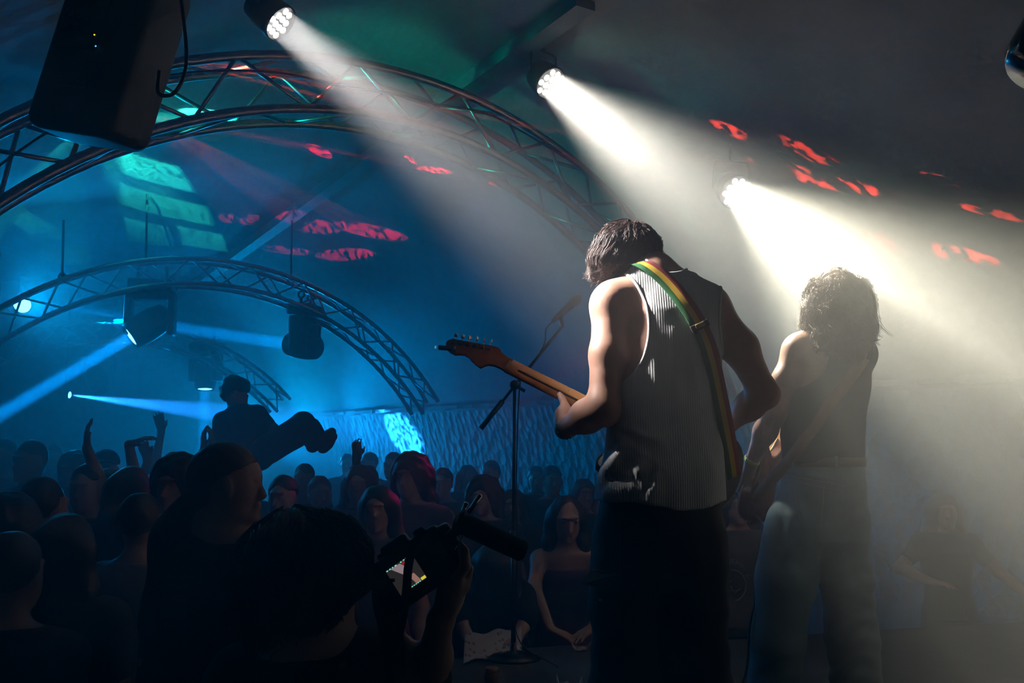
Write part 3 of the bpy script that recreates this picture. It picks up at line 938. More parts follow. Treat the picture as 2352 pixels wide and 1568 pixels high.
# ---- hair: a cap under tousled locks
hair = SDF(0.007)
hair.ell(HC + np.array([0.0, -0.01, 0.018]), (0.102, 0.112, 0.098), rotm((0, 1, 0), -12), 0.03)
hair.ell(J(1395, 600, 3.0), (0.058, 0.085, 0.062), None, 0.04)
hair.ell(J(1476, 570, 2.99), (0.050, 0.075, 0.056), None, 0.04)
hair.ell(J(1472, 594, 2.965), (0.050, 0.050, 0.030), None, 0.03)
hair.ell(J(1385, 622, 3.02), (0.042, 0.05, 0.030), None, 0.03)
def hair_d(v, N): return 0.007 * wob(v, 60, 5) + 0.004 * wob(v, 130, 6) - 0.003
hm = hair.mesh('hair', disp=hair_d)
hb = bvh_of(hm, Vector((0, 0, 0)))
ho = link('hair', hm, M_HAIR, g1)
ho['label'] = 'tousled dark brown hair'
def grow(hb, centre, crown, n, seed, L0=0.05, L1=0.10, down=0.07, curl=0.35, lift_k=0.014, fly=0.6, zfly=0.02, bias=(0, -0.5, 0.35), clump=5, stray=0.004, keep=None):
    """locks that follow the scalp away from the crown, in small clumps"""
    rg = random.Random(seed)
    paths = []
    for i in range(n):
        d = np.array([rg.gauss(bias[0], 1), rg.gauss(bias[1], 1), rg.gauss(bias[2], 0.8)]); d /= np.linalg.norm(d)
        h = hb.ray_cast(V(centre + d * 0.6), V(-d))
        if h[0] is None: continue
        p, nn = np.array(h[0]), np.array(h[1])
        if keep is not None and not keep(p): continue
        flow = p - crown; flow[2] -= down
        flow = flow - nn * (flow @ nn); flow /= (np.linalg.norm(flow) + 1e-9)
        flow = flow + np.array([rg.gauss(0, 0.25), rg.gauss(0, 0.25), rg.gauss(0, 0.25)]); flow = flow - nn * (flow @ nn); flow /= np.linalg.norm(flow)
        side = np.cross(nn, flow)
        L = rg.uniform(L0, L1); cur = rg.uniform(-1, 1); lift = rg.uniform(0.0, 1.0) ** 1.6; ph = rg.uniform(1.8, 4.0)
        base = []
        for k in range(0, 7):
            t = k / 6
            q2 = p + flow * L * t + side * L * curl * cur * math.sin(t * ph)
            h2 = hb.find_nearest(V(q2))
            q2 = np.array(h2[0]) + np.array(h2[1]) * (0.002 + lift_k * lift * t * t)
            base.append(q2)
        if p[2] < centre[2] + zfly and rg.random() < fly:
            e = base[-1] - base[-2]
            base.append(base[-1] + e * 0.8 + nn * 0.005); base.append(base[-1] + e * 0.6 + nn * 0.008)
        for c in range(clump):
            o0 = np.array([rg.gauss(0, 1), rg.gauss(0, 1), rg.gauss(0, 1)]) * stray
            paths.append([q + o0 * (1.0 - 0.75 * (k / len(base))) + np.array(nn) * rg.uniform(0, 0.002) for k, q in enumerate(base)])
    return paths
paths = grow(hb, HC, HC + np.array([0.03, -0.055, 0.085]), 520, 11, L0=0.05, L1=0.105)
locks(paths, 0.0017, 0.0006, 4).build('hair_locks', M_HAIR, ho, True)
# ---- red, yellow and green strap over the left shoulder
sp = [(1462, 601), (1476, 606), (1500, 620), (1524, 640), (1546, 664), (1568, 692), (1588, 720), (1606, 750), (1622, 785), (1634, 825), (1644, 870), (1653, 915), (1662, 960), (1671, 1005), (1679, 1050), (1687, 1095)]
pts, nr = [], []
for i, (x, y) in enumerate(sp):
    h = cast(tkb, x, y, 0.006) if y < 960 else None
    h2 = cast(bdb, x, y, 0.006)
    if y < 960 and h is not None and (h2 is None or h[1] < h2[1]): pts.append(h)
    elif y < 700 and h2 is not None: pts.append(h2)
    else: pts.append(P(x, y, 2.815 + 0.0009 * (y - 960)))
pts = [pts[0]] + [(pts[i - 1] + 2 * pts[i] + pts[i + 1]) / 4 + np.array([0, -0.009, 0.002]) for i in range(1, len(pts) - 1)] + [pts[-1]]
cv = crom(pts, 5)
nr = [np.array([0.25 if i > len(cv) * 0.6 else 0.0, -1, 0.9 * max(0, 1 - i / (len(cv) * 0.28))]) for i in range(len(cv))]
vs, fs, mi = ribbon(cv, nr, 0.052, 0.003, cols=3)
M_RED = fabric('strap_red', (0.30, 0.015, 0.02)); M_YEL = fabric('strap_yellow', (0.62, 0.40, 0.03)); M_GRN = fabric('strap_green', (0.02, 0.11, 0.03))
# ---- his guitar
gd = 3.16
gt = empty('electric_guitar', P(1540, 1070, 3.05), 'electric guitar with maple neck held by the tank-top guitarist', 'guitar', 'guitars on the stage')
so = link('strap', mesh_from('strap', vs, fs, mi), [M_RED, M_YEL, M_GRN], gt, True)
so['label'] = 'red, yellow and green striped strap'
bi = min(range(len(cv)), key=lambda i: np.linalg.norm(cv[i] - pts[7]))
Rb = np.column_stack([np.cross(cv[bi + 1] - cv[bi], (0, -1, 0)), (0, -1, 0), cv[bi + 1] - cv[bi]])
Rb = Rb / np.linalg.norm(Rb, axis=0)
mb_ = MB(); mb_.rbox(cv[bi] + np.array([0, -0.005, 0]), (0.060, 0.008, 0.022), Rb, 0.003); mb_.build('strap_adjuster', fabric('dark_webbing', (0.03, 0.022, 0.015)), so, True)
mb_ = MB(); mb_.rbox(cv[bi] + np.array([0, -0.010, 0.002]), (0.030, 0.006, 0.014), Rb, 0.002); mb_.build('strap_buckle', mat('brass_buckle', (0.45, 0.33, 0.08), rough=0.35, metal=0.8), so, True)
M_MAPLE = mat('maple_neck', (0.62, 0.30, 0.10), rough=0.30, coat=0.4, var=0.18, vscale=9)
M_ROSE = mat('dark_fretboard', (0.05, 0.022, 0.018), rough=0.45, var=0.2, vscale=20)
M_SKUNK = mat('walnut_stripe', (0.020, 0.011, 0.009), rough=0.4)
M_GBLK = mat('black_lacquer', (0.008, 0.008, 0.009), rough=0.12, coat=0.6)
M_CHROME = mat('chrome', (0.75, 0.75, 0.78), rough=0.12, metal=1.0)
# neck axis from the nut to the heel
n0, n1 = P(1166, 838, 3.16), P(1430, 972, 3.10)
na = (n1 - n0) / np.linalg.norm(n1 - n0)
nb = np.array([0, -1.0, 0]) - na * (np.array([0, -1.0, 0]) @ na); nb /= np.linalg.norm(nb)    # towards the player: back of the neck
nb = rotm(na, 0) @ nb
nc_ = np.cross(nb, na)            # across the neck
if nc_[2] < 0: nc_ = -nc_
# tilt so that the back looks slightly upwards
Rt = np.array(Matrix.Rotation(math.radians(18), 3, Vector(na)))
nb2, nc2 = Rt @ nb, Rt @ nc_
if nb2[2] < 0:
    Rt = np.array(Matrix.Rotation(math.radians(-18), 3, Vector(na))); nb2, nc2 = Rt @ nb, Rt @ nc_
nbk, ncr = nb2, nc2
prof = [(math.cos(a), math.sin(a)) for a in np.linspace(0, math.pi, 15)]
vsn, fsn, min_ = [], [], []
L = np.linalg.norm(n1 - n0); NS = 24
for i in range(NS + 1):
    t = i / NS
    w = 0.0265 + 0.005 * t; dp = 0.017 + 0.003 * t
    c = n0 + na * L * t
    for (u, v) in prof: vsn.append(c + ncr * u * w + nbk * v * dp)
np_ = len(prof)
for i in range(NS):
    for j in range(np_ - 1):
        fsn.append((i * np_ + j, (i + 1) * np_ + j, (i + 1) * np_ + j + 1, i * np_ + j + 1))
        min_.append(0)
fsn.append(tuple(range(np_))); min_.append(0); fsn.append(tuple(NS * np_ + j for j in range(np_ - 1, -1, -1))); min_.append(0)
for i in range(NS): fsn.append((i * np_, i * np_ + np_ - 1, (i + 1) * np_ + np_ - 1, (i + 1) * np_)); min_.append(0)
link('neck', mesh_from('neck', vsn, fsn, min_), M_MAPLE, gt, True)
st_ = MB(); st_.tube([n0 + na * L * t + nbk * (0.0165 + 0.003 * t) * 0.93 - ncr * 0.0065 for t in np.linspace(0.10, 1, 20)], 0.0042, 6); st_.build('skunk_stripe', M_SKUNK, gt, True)
fb = MB(); fb.box((n0 + n1) / 2 - nbk * 0.004, (0.054, 0.007, L), np.column_stack([ncr, nbk, na])); fb.build('fretboard', M_ROSE, gt)
# headstock: outline laid out from the picture, at its own depth
ho_px = [(1024, 791), (1028, 784), (1038, 780), (1080, 787), (1120, 794), (1143, 799), (1149, 804), (1153, 812), (1166, 821), (1178, 827), (1166, 856), (1150, 846), (1136, 840), (1121, 838), (1112, 841), (1104, 845), (1094, 838), (1084, 829), (1076, 820), (1067, 815), (1056, 814), (1046, 815), (1034, 809), (1026, 801)]
def plane_at(x, y):
    # the headstock plane leans like the neck
    return P(x, y, 3.16 + (1166 - x) / 140 * 0.05)
hp = [plane_at(x, y) for x, y in ho_px]
hn = nbk
n = len(hp)
hs = MB(); hs.add([p + hn * 0.008 for p in hp] + [p - hn * 0.008 for p in hp], [tuple(range(n)), tuple(range(2 * n - 1, n - 1, -1))] + [(i, n + i, n + (i + 1) % n, (i + 1) % n) for i in range(n)])
hs.build('headstock', mat('shaded_headstock', (0.42, 0.17, 0.065), rough=0.32, coat=0.4, var=0.2, vscale=14), gt)  # maple tone darkened to stand in for shade on the headstock
up_e = plane_at(1145, 799) - plane_at(1038, 780); up_e /= np.linalg.norm(up_e)
out_e = np.cross(hn, up_e); out_e = out_e if out_e[2] > 0 else -out_e
for k, (x, y) in enumerate(((1044, 781), (1060, 784), (1076, 787), (1093, 790), (1109, 793), (1125, 796))):
    e = plane_at(x, y)
    t = MB(); t.tube([e - out_e * 0.004 + hn * 0.004, e + out_e * 0.012 + hn * 0.004], 0.0022, 6)
    kr = rotm(out_e, 25 * k) @ np.column_stack([up_e, hn, out_e])
    t.rbox(e + out_e * 0.019 + hn * 0.004, (0.013, 0.006, 0.015), kr, 0.0025)
    t.build('tuning_peg', M_CHROME, gt, True)
    g = MB(); g.rbox(e - out_e * 0.012 + hn * 0.013, (0.018, 0.010, 0.017), np.column_stack([up_e, hn, out_e]), 0.003); g.build('gear_cover', M_BLACKM, gt, True)
# body: double cutaway outline (u along the neck towards the head, v across)
gc = P(1528, 1050, 3.10)
gu, gv = -na, ncr
gu = (P(1166, 838, 3.16) - P(1430, 972, 3.10)); gu /= np.linalg.norm(gu)
out = crom([np.array(p + (0,)) * 1.12 for p in ((0.215, 0.085), (0.165, 0.120), (0.09, 0.105), (0.0, 0.120), (-0.10, 0.158), (-0.19, 0.135), (-0.225, 0.04), (-0.215, -0.06), (-0.16, -0.14), (-0.07, -0.150), (0.01, -0.105), (0.07, -0.10), (0.13, -0.135), (0.175, -0.125), (0.165, -0.075), (0.105, -0.035), (0.10, 0.03), (0.15, 0.055), (0.205, 0.066))], 4)
bd = MB(); bd.prism([(p[0], p[1]) for p in out], gc, gu, gv, nbk, 0.044)
gb = bd.build('body', M_GBLK, gt)
bv = gb.modifiers.new('bevel', 'BEVEL'); bv.width = 0.008; bv.segments = 3; bv.limit_method = 'ANGLE'
pg = MB(); pg.prism([(p[0] * 0.82 - 0.0, p[1] * 0.8) for p in out], gc - nbk * 0.0235, gu, gv, nbk, 0.003); pg.build('pickguard', mat('white_pickguard', (0.6, 0.58, 0.5), rough=0.3), gt)
MB().lathe([(0.004, 0), (0.004, 0.01), (0.008, 0.012), (0.0005, 0.015)], gc - gu * 0.252, frame_to(-gu), 10).build('strap_button', M_CHROME, gt, True)
# clip-on tuner at the tip of the headstock
ct = empty('clip_on_tuner', plane_at(1030, 806), 'small black clip-on tuner at the tip of the guitar headstock', 'tuner')
c0, c1 = plane_at(1002, 803), plane_at(1044, 806)
m = MB(); a = (c1 - c0) / np.linalg.norm(c1 - c0)
m.rbox((c0 + c1) / 2 + hn * 0.020, (0.014, 0.018, 0.052), np.column_stack([np.cross(hn, a), hn, a]), 0.004); m.build('case', M_BLACK, ct, True)
m = MB(); m.rbox(c1 + hn * 0.014, (0.018, 0.026, 0.014), np.column_stack([np.cross(hn, a), hn, a]), 0.004); m.build('clamp', M_CHROME, ct, True)
m = MB(); m.rbox(c0 + hn * 0.021 - a * 0.002, (0.008, 0.010, 0.006), np.column_stack([np.cross(hn, a), hn, a]), 0.002); m.build('display', mat('tuner_display', (0.2, 0.5, 0.8), emit=(0.2, 0.55, 0.9), estr=0.5), ct, True)
# ================================================================== the long-haired guitarist
D2 = 3.67
g2 = empty('person', P(1880, 1590, D2) * np.array([1, 1, 0]) + np.array([0, 0, ST]),
           'long curly-haired guitarist from behind in dark tank top and blue jeans', 'person', 'musicians on the stage')
K = lambda x, y, d=D2: P(x, y, d)
b2 = SDF(0.008)
b2.loft(levels([(1120, 1815, 1970, 3.67, 0.115), (1050, 1812, 1968, 3.67, 0.108), (980, 1806, 1972, 3.68, 0.108), (900, 1812, 1982, 3.69, 0.115), (840, 1822, 1985, 3.70, 0.115), (790, 1835, 1978, 3.70, 0.095), (765, 1860, 1960, 3.70, 0.07)]), 2.3, 0.05)
SL2, SR2 = K(1838, 805, 3.68), K(1975, 815, 3.72)
b2.ell(SL2, (0.066, 0.064, 0.072), None, 0.05); b2.ell(SR2, (0.055, 0.06, 0.066), None, 0.05)
C72 = K(1905, 765, 3.70)
b2.cone(C72, SL2, 0.05, 0.045, 0.05); b2.cone(C72, SR2, 0.05, 0.045, 0.05)
HC2 = K(1918, 700, 3.76)
b2.cone(C72, HC2, 0.056, 0.056, 0.03)
R2h = rotm((0, 0, 1), -8) @ rotm((1, 0, 0), -14)
b2.ell(HC2, (0.076, 0.096, 0.112), R2h, 0.02)
f2 = lambda a: HC2 + R2h @ np.array(a, float)
b2.ell(f2((0, 0.035, -0.06)), (0.056, 0.062, 0.066), R2h, 0.03)
b2.cone(f2((0, 0.095, 0.0)), f2((0, 0.118, -0.04)), 0.010, 0.014, 0.012)
b2.ell(f2((0, 0.092, -0.068)), (0.024, 0.012, 0.011), R2h, 0.01)
b2.ell(f2((0, 0.088, -0.105)), (0.022, 0.018, 0.018), R2h, 0.02)
for sx in (-1, 1):
    b2.ell(f2((0.035 * sx, 0.092, 0.006)), (0.014, 0.012, 0.010), R2h, 0.006, 'd')
    b2.ell(f2((0.079 * sx, 0.0, -0.02)), (0.010, 0.022, 0.032), R2h, 0.008)
EL2, WL2 = K(1778, 945, 3.66), K(1727, 1058, 3.80)
b2.chain([SL2 + np.array([-0.012, -0.004, -0.01]), (SL2 + EL2) / 2 + np.array([-0.008, -0.004, 0.0]), EL2], [0.060, 0.052, 0.042], 0.03)
b2.chain([EL2, EL2 * 0.6 + WL2 * 0.4, WL2], [0.043, 0.044, 0.027], 0.03)
HL2 = K(1705, 1135, 3.86)
b2.cone(WL2, HL2, 0.026, 0.030, 0.02)
b2.ell((WL2 + HL2) / 2 + (HL2 - WL2) * 0.25, (0.024, 0.038, 0.050), None, 0.02)
for i in range(4):
    q = HL2 + np.array([-0.004, -0.018 + 0.016 * i, -0.02])
    b2.chain([q, q + np.array([0.004, 0.008, -0.042]), q + np.array([0.026, 0.012, -0.062])], [0.0115, 0.0100, 0.0085], 0.006)
b2.chain([HL2 + np.array([0.008, -0.02, 0.0]), HL2 + np.array([0.03, -0.024, -0.028]), HL2 + np.array([0.045, -0.010, -0.046])], [0.013, 0.011, 0.009], 0.006)
ER2, WR2 = K(1952, 940, 3.92), K(1900, 930, 4.08)
b2.chain([SR2, ER2, WR2, WR2 + np.array([-0.09, 0.02, 0.01])], [0.055, 0.042, 0.028, 0.030], 0.03)
for hx, kx, ax_ in ((1842, 1805, 1785), (1932, 1950, 1962)):
    b2.chain([K(hx, 1130), K(kx, 1340, 3.64), K(ax_, 1560, 3.70), K(ax_, 1574, 3.80)], [0.075, 0.055, 0.04, 0.03], 0.03)
bo2 = link('body', b2.mesh('body', smooth=1), M_SKIN2, g2)
# ---- dark tank top
M_TANK2 = fabric('black_jersey', (0.022, 0.024, 0.022), rough=0.8)
t2 = SDF(0.008)
t2.loft(levels([(1062, 1800, 1980, 3.67, 0.125), (1000, 1794, 1982, 3.68, 0.122), (940, 1796, 1988, 3.69, 0.124), (890, 1806, 1995, 3.69, 0.126), (840, 1818, 1994, 3.70, 0.125), (790, 1832, 1986, 3.70, 0.105), (760, 1858, 1964, 3.70, 0.080)]), 2.3, 0.05)
t2.ell(SL2, (0.069, 0.067, 0.075), None, 0.05); t2.ell(SR2, (0.060, 0.065, 0.071), None, 0.05)
t2.cone(C72, SL2, 0.055, 0.05, 0.05); t2.cone(C72, SR2, 0.055, 0.05, 0.05)
t2.clips = [armhole(K(1812, 800, 3.66), np.eye(3), (0.135, 0.5, 0.165)), armhole(K(1905, 735, 3.70), np.eye(3), (0.07, 0.5, 0.07)), lambda X, Y, Z: P(0, 1062, D2)[2] - Z]
def t2f(v, N):
    x, y = pix(v)
    return 0.004 * wob(v, 34, 9) + seg_ridge(x, y, 1830, 1040, 1900, 990, 14, 0.006) + seg_ridge(x, y, 1850, 1050, 1960, 1030, 10, 0.006)
link('tank_top', t2.mesh('tank_top', disp=t2f, smooth=1), M_TANK2, g2)['label'] = 'dark tank top'
# ---- jeans
M_JEAN = fabric('pale_blue_denim', (0.16, 0.23, 0.24), rough=0.8, var=0.2)
jn = SDF(0.009)
jn.loft(levels([(1240, 1775, 1984, 3.67, 0.145), (1180, 1786, 1986, 3.67, 0.148), (1120, 1797, 1986, 3.67, 0.140), (1064, 1808, 1980, 3.67, 0.122)]), 2.3, 0.05)
jn.chain([K(1832, 1200), K(1806, 1330, 3.64), K(1786, 1470, 3.66), K(1776, 1575, 3.70)], [0.120, 0.112, 0.104, 0.100], 0.03)
jn.chain([K(1930, 1200), K(1943, 1330, 3.66), K(1958, 1470, 3.70), K(1966, 1575, 3.72)], [0.110, 0.100, 0.098, 0.098], 0.03)
for ax_ in (1776, 1966): jn.ell(K(ax_, 1580, 3.78), (0.05, 0.13, 0.04), None, 0.02)
jn.clip(lambda X, Y, Z: (ST + 0.012) - Z)
def jf(v, N):
    x, y = pix(v)
    d = 0.004 * wob(v, 30, 21)
    # wrinkles stacked down the right leg and the knee of the left one
    rl = np.exp(-((x - 1955) / 60) ** 2) * np.clip((y - 1270) / 60, 0, 1)
    d += 0.007 * rl * np.sin(y * 0.145 + 2.2 * np.sin((x - 1940) * 0.045) + (x - 1950) * 0.03)
    ll = np.exp(-((x - 1790) / 60) ** 2) * np.clip((y - 1480) / 60, 0, 1)
    d += 0.006 * ll * np.sin(y * 0.13 + (x - 1790) * 0.05)
    for a in ((1822, 1125, 1846, 1210, 12, 0.010), (1815, 1135, 1838, 1200, 6, -0.005), (1850, 1235, 1930, 1150, 14, 0.006), (1868, 1330, 1920, 1230, 12, -0.008), (1770, 1190, 1745, 1330, 12, 0.010),
              (1800, 1170, 1790, 1320, 12, -0.008), (1870, 1320, 1800, 1280, 12, -0.006), (1990, 1340, 1925, 1365, 10, 0.012), (1815, 1082, 1900, 1098, 5, 0.005)):
        d += seg_ridge(x, y, *a)
    return d
jo = link('jeans', jn.mesh('jeans', disp=jf, smooth=1), M_JEAN, g2); jo['label'] = 'faded blue jeans'
jb = BVHTree.FromPolygons([v.co + g2.location for v in jo.data.vertices], [tuple(p.vertices) for p in jo.data.polygons])
# belt, loops, yoke seams and a back pocket
M_BELT = mat('brown_leather_belt', (0.10, 0.045, 0.02), rough=0.45, var=0.3, vscale=40, bump=0.1)
def belt_ring(y0, cx, rx, ry, w, th, zc=None):
    pts, nr = [], []
    c = P(cx, y0, D2)
    for a in np.linspace(0, 2 * math.pi, 49):
        pts.append(c + np.array([rx * math.cos(a), ry * math.sin(a), 0.0])); nr.append((math.cos(a) * ry, math.sin(a) * rx, 0))
    return ribbon(pts, nr, w, th)
vs2, fs2, mi2 = belt_ring(1060, 1893, 0.158, 0.126, 0.036, 0.005)
link('belt', mesh_from('belt', vs2, fs2), M_BELT, g2, True)
for x in (1822, 1920):
    h = cast(jb, x, 1072, 0.0); h = h if h is not None else P(x, 1066, 3.55)
    m = MB(); m.rbox(np.array([h[0], 3.67 - 0.126 * math.sqrt(max(0.05, 1 - ((h[0] - P(1893, 1060, D2)[0]) / 0.158) ** 2)) - 0.004, P(x, 1060, D2)[2]]), (0.013, 0.008, 0.048), None, 0.002); m.build('belt_loop', M_JEAN, jo, True)
M_STITCH = mat('denim_stitching', (0.30, 0.28, 0.20), rough=0.7)
for line in ([(1808 + 12 * k, 1092 + 2.2 * k) for k in range(12)], [(1806 + 12 * k, 1103 + 2.4 * k) for k in range(12)], [(1893 - k * 1.2, 1115 + 14 * k) for k in range(14)], [(1824 + 1.5 * k, 1122 + 8 * k) for k in range(10)]):
    pp = [cast(jb, x, y, 0.001) for x, y in line]; pp = [p for p in pp if p is not None]
    if len(pp) > 2: MB().tube(pp, 0.0018, 5).build('seam', M_STITCH, jo, True)
# yellow wristband
wf = frame_to(HL2 - WL2)
pts = [WL2 + wf @ np.array([0.0315 * math.cos(a), 0.0315 * math.sin(a), -0.004]) for a in np.linspace(0, 2 * math.pi, 25)]
nr = [wf @ np.array([math.cos(a), math.sin(a), 0]) for a in np.linspace(0, 2 * math.pi, 25)]
vv, ff, _ = ribbon(pts, nr, 0.018, 0.003)
link('wristband', mesh_from('wristband', vv, ff), mat('yellow_green_band', (0.62, 0.60, 0.18), rough=0.6), g2, True)
# ---- long curly hair
h2 = SDF(0.009)
h2.ell(HC2 + np.array([0.0, -0.012, 0.020]), (0.114, 0.120, 0.122), None, 0.04)
h2.chain([K(1905, 690, 3.72), K(1885, 740, 3.68), K(1868, 760, 3.68)], [0.09, 0.065, 0.035], 0.05)
h2.chain([K(1945, 690, 3.74), K(1952, 750, 3.68), K(1950, 800, 3.64), K(1955, 830, 3.63)], [0.10, 0.082, 0.068, 0.045], 0.05)
h2.chain([K(1920, 720, 3.68), K(1915, 780, 3.62), K(1925, 815, 3.61)], [0.10, 0.07, 0.04], 0.05)
h2.chain([K(1975, 700, 3.78), K(1985, 760, 3.76), K(1980, 820, 3.72)], [0.06, 0.045, 0.03], 0.04)
def h2d(v, N): return 0.012 * wob(v, 45, 31) + 0.007 * wob(v, 110, 32) - 0.004
hm2 = h2.mesh('hair', disp=h2d)
hb2 = bvh_of(hm2, Vector((0, 0, 0)))
ho2 = link('hair', hm2, M_HAIR2, g2); ho2['label'] = 'long curly brown hair'
paths = grow(hb2, K(1925, 730, 3.70), HC2 + np.array([0, -0.02, 0.13]), 760, 41, L0=0.05, L1=0.11, down=0.16, curl=0.6, lift_k=0.016, fly=0.4, zfly=0.2, bias=(-0.3, -0.6, 0.5), clump=5, stray=0.007)
locks(paths, 0.0012, 0.0005, 4).build('hair_locks', M_HAIR2, ho2, True)
# ---- his bass guitar, slung low on the left hip and seen nearly edge-on
bt = empty('bass_guitar', K(1745, 1090, 3.90), 'red-brown bass guitar slung low at the hip of the long-haired guitarist', 'guitar', 'guitars on the stage')
M_SUN = mat('red_brown_lacquer', (0.16, 0.045, 0.022), rough=0.22, coat=0.5, var=0.25, vscale=8)
bc = K(1752, 1100, 3.90)
bu = K(1778, 1005, 3.90) - K(1728, 1190, 3.90); bu /= np.linalg.norm(bu)          # along the body, up
bn = np.array([-0.80, 0.58, -0.12]); bn -= bu * (bn @ bu); bn /= np.linalg.norm(bn)   # the face looks left and away
bv_ = np.cross(bn, bu)
outb = crom([np.array(p + (0,)) * 0.92 for p in ((0.20, 0.10), (0.12, 0.115), (0.03, 0.105), (-0.08, 0.135), (-0.17, 0.115), (-0.20, 0.0), (-0.17, -0.115), (-0.08, -0.14), (0.02, -0.11), (0.10, -0.125), (0.16, -0.11), (0.13, -0.05), (0.11, 0.0), (0.15, 0.06), (0.20, 0.085))], 4)
m = MB(); m.prism([(p[0], p[1]) for p in outb], bc, bu, bv_, bn, 0.045); gb2 = m.build('body', M_SUN, bt)
bvm = gb2.modifiers.new('bevel', 'BEVEL'); bvm.width = 0.006; bvm.segments = 3; bvm.limit_method = 'ANGLE'
m = MB(); m.tube([bc + bu * p[0] * 1.01 + bv_ * p[1] * 1.01 + bn * 0.020 for p in outb], 0.0045, 6, closed=True); m.build('binding', mat('cream_binding', (0.65, 0.45, 0.25), rough=0.3), bt, True)
m = MB(); m.box(bc + bu * 0.42 + bn * 0.018, (0.045, 0.022, 0.66), np.column_stack([bv_, bn, bu])); 
nk2 = np.array([0.45, 0.80, 0.40]); nk2 /= np.linalg.norm(nk2)
m = MB(); st0 = bc + bu * 0.02 + bn * 0.012; m.box(st0 + nk2 * 0.36, (0.045, 0.022, 0.72), frame_to(nk2)); m.build('neck', M_MAPLE, bt)
m = MB(); m.rbox(st0 + nk2 * 0.80, (0.07, 0.016, 0.17), frame_to(nk2), 0.006); m.build('headstock', M_MAPLE, bt, True)
for e_, s_ in ((bc + bu * 0.185 + bv_ * 0.085, 1), (bc - bu * 0.188, -1)):
    MB().lathe([(0.004, 0), (0.004, 0.008), (0.0075, 0.010), (0.0005, 0.014)], e_, frame_to(bu * s_), 10).build('strap_button', M_CHROME, bt, True)
# strap across the back
t2b = bvh_of(bpy.data.meshes['tank_top'], Vector((0, 0, 0))) if False else None
tk2o = [c for c in g2.children if c.name.startswith('tank_top')][0]
t2b = BVHTree.FromPolygons([v.co + g2.location for v in tk2o.data.vertices], [tuple(p.vertices) for p in tk2o.data.polygons])
spx = [(1985, 822), (1962, 855), (1936, 890), (1908, 925), (1880, 968), (1852, 1005), (1826, 1040), (1800, 1072), (1772, 1102), (1748, 1130), (1730, 1158)]
pts = []
for i, (x, y) in enumerate(spx):
    h = cast(t2b, x, y, 0.010)
    pts.append(h if (h is not None and i < 7) else P(x, y, 3.60 + 0.05 * max(0, i - 6)))
cv2 = crom(pts, 5)
vv, ff, mm_ = ribbon(cv2, [(-0.35, -1, 0.15)] * len(cv2), 0.045, 0.004)
link('strap', mesh_from('strap', vv, ff), fabric('brown_leather_strap', (0.22, 0.115, 0.05), rough=0.5), bt, True)['label'] = 'brown leather strap'
# lead from the jack down to the floor
ca = crom([K(1738, 1185, 3.86), K(1752, 1215, 3.80), K(1745, 1290, 3.72), K(1733, 1380, 3.66), K(1722, 1440, 3.64), K(1716, 1530, 3.62), P(1700, 1588, 3.62)], 8)
tag(MB().tube(ca, 0.005, 6).build('instrument_cable', M_CABLE, None, True), 'black lead hanging from the bass guitar beside the jeans', 'cable')
# ================================================================== hands and a standing figure
def add_hand(S, w, d, n, side=1, size=1.0, curl=0.35, spread=0.012, thick=1.0):
    """w wrist, d along the fingers, n palm normal; the thumb leaves the side of the palm"""
    w = np.array(w, float); d = np.array(d, float); d /= np.linalg.norm(d)
    n = np.array(n, float); n -= d * (n @ d); n /= np.linalg.norm(n)
    s = np.cross(d, n) * side
    z = size
    for i in range(4):
        k = w + (d * 0.085 + s * (0.030 - 0.020 * i)) * z
        S.cone(w + s * (0.012 - 0.008 * i) * z, k, 0.0165 * z, 0.0135 * z * thick, 0.012)
        L = (0.040, 0.046, 0.043, 0.033)[i] * z
        a = d + s * (1.5 - i) * spread * 8 + n * curl * 0.5; a /= np.linalg.norm(a)
        b = d + s * (1.5 - i) * spread * 8 + n * curl * 1.8; b /= np.linalg.norm(b)
        S.chain([k, k + a * L, k + a * L + b * L * 0.95], [0.0105 * z * thick, 0.0095 * z * thick, 0.0078 * z * thick], 0.005)
    t0 = w + (d * 0.022 + s * 0.020) * z
    S.chain([t0, t0 + (s * 0.030 + d * 0.028 + n * 0.012) * z, t0 + (s * 0.044 + d * 0.062 + n * 0.022) * z], [0.0150 * z, 0.0115 * z * thick, 0.0088 * z * thick], 0.008)
def add_head(S, c, R, k=1.0):
    f = lambda a: c + R @ (np.array(a, float) * k)
    S.ell(c, np.array((0.076, 0.096, 0.110)) * k, R, 0.02)
    S.ell(f((0, -0.035, -0.06)), np.array((0.056, 0.062, 0.066)) * k, R, 0.03)
    S.cone(f((0, -0.096, 0.0)), f((0, -0.118, -0.038)), 0.009 * k, 0.014 * k, 0.012)
    S.ell(f((0, -0.092, -0.066)), np.array((0.025, 0.013, 0.007)) * k, R, 0.006)
    S.ell(f((0, -0.092, -0.078)), np.array((0.022, 0.013, 0.008)) * k, R, 0.006)
    S.ell(f((0, -0.088, -0.105)), np.array((0.022, 0.018, 0.018)) * k, R, 0.02)
    S.ell(f((0, -0.090, 0.030)), np.array((0.055, 0.016, 0.010)) * k, R, 0.015)
    for sx in (-1, 1):
        S.ell(f((0.033 * sx, -0.102, 0.006)), np.array((0.020, 0.020, 0.013)) * k, R, 0.008, 'd')
        S.ell(f((0.033 * sx, -0.086, 0.006)), np.array((0.012, 0.012, 0.011)) * k, R, 0.003)
        S.ell(f((0.079 * sx, 0.004, -0.015)), np.array((0.010, 0.022, 0.032)) * k, R, 0.008)
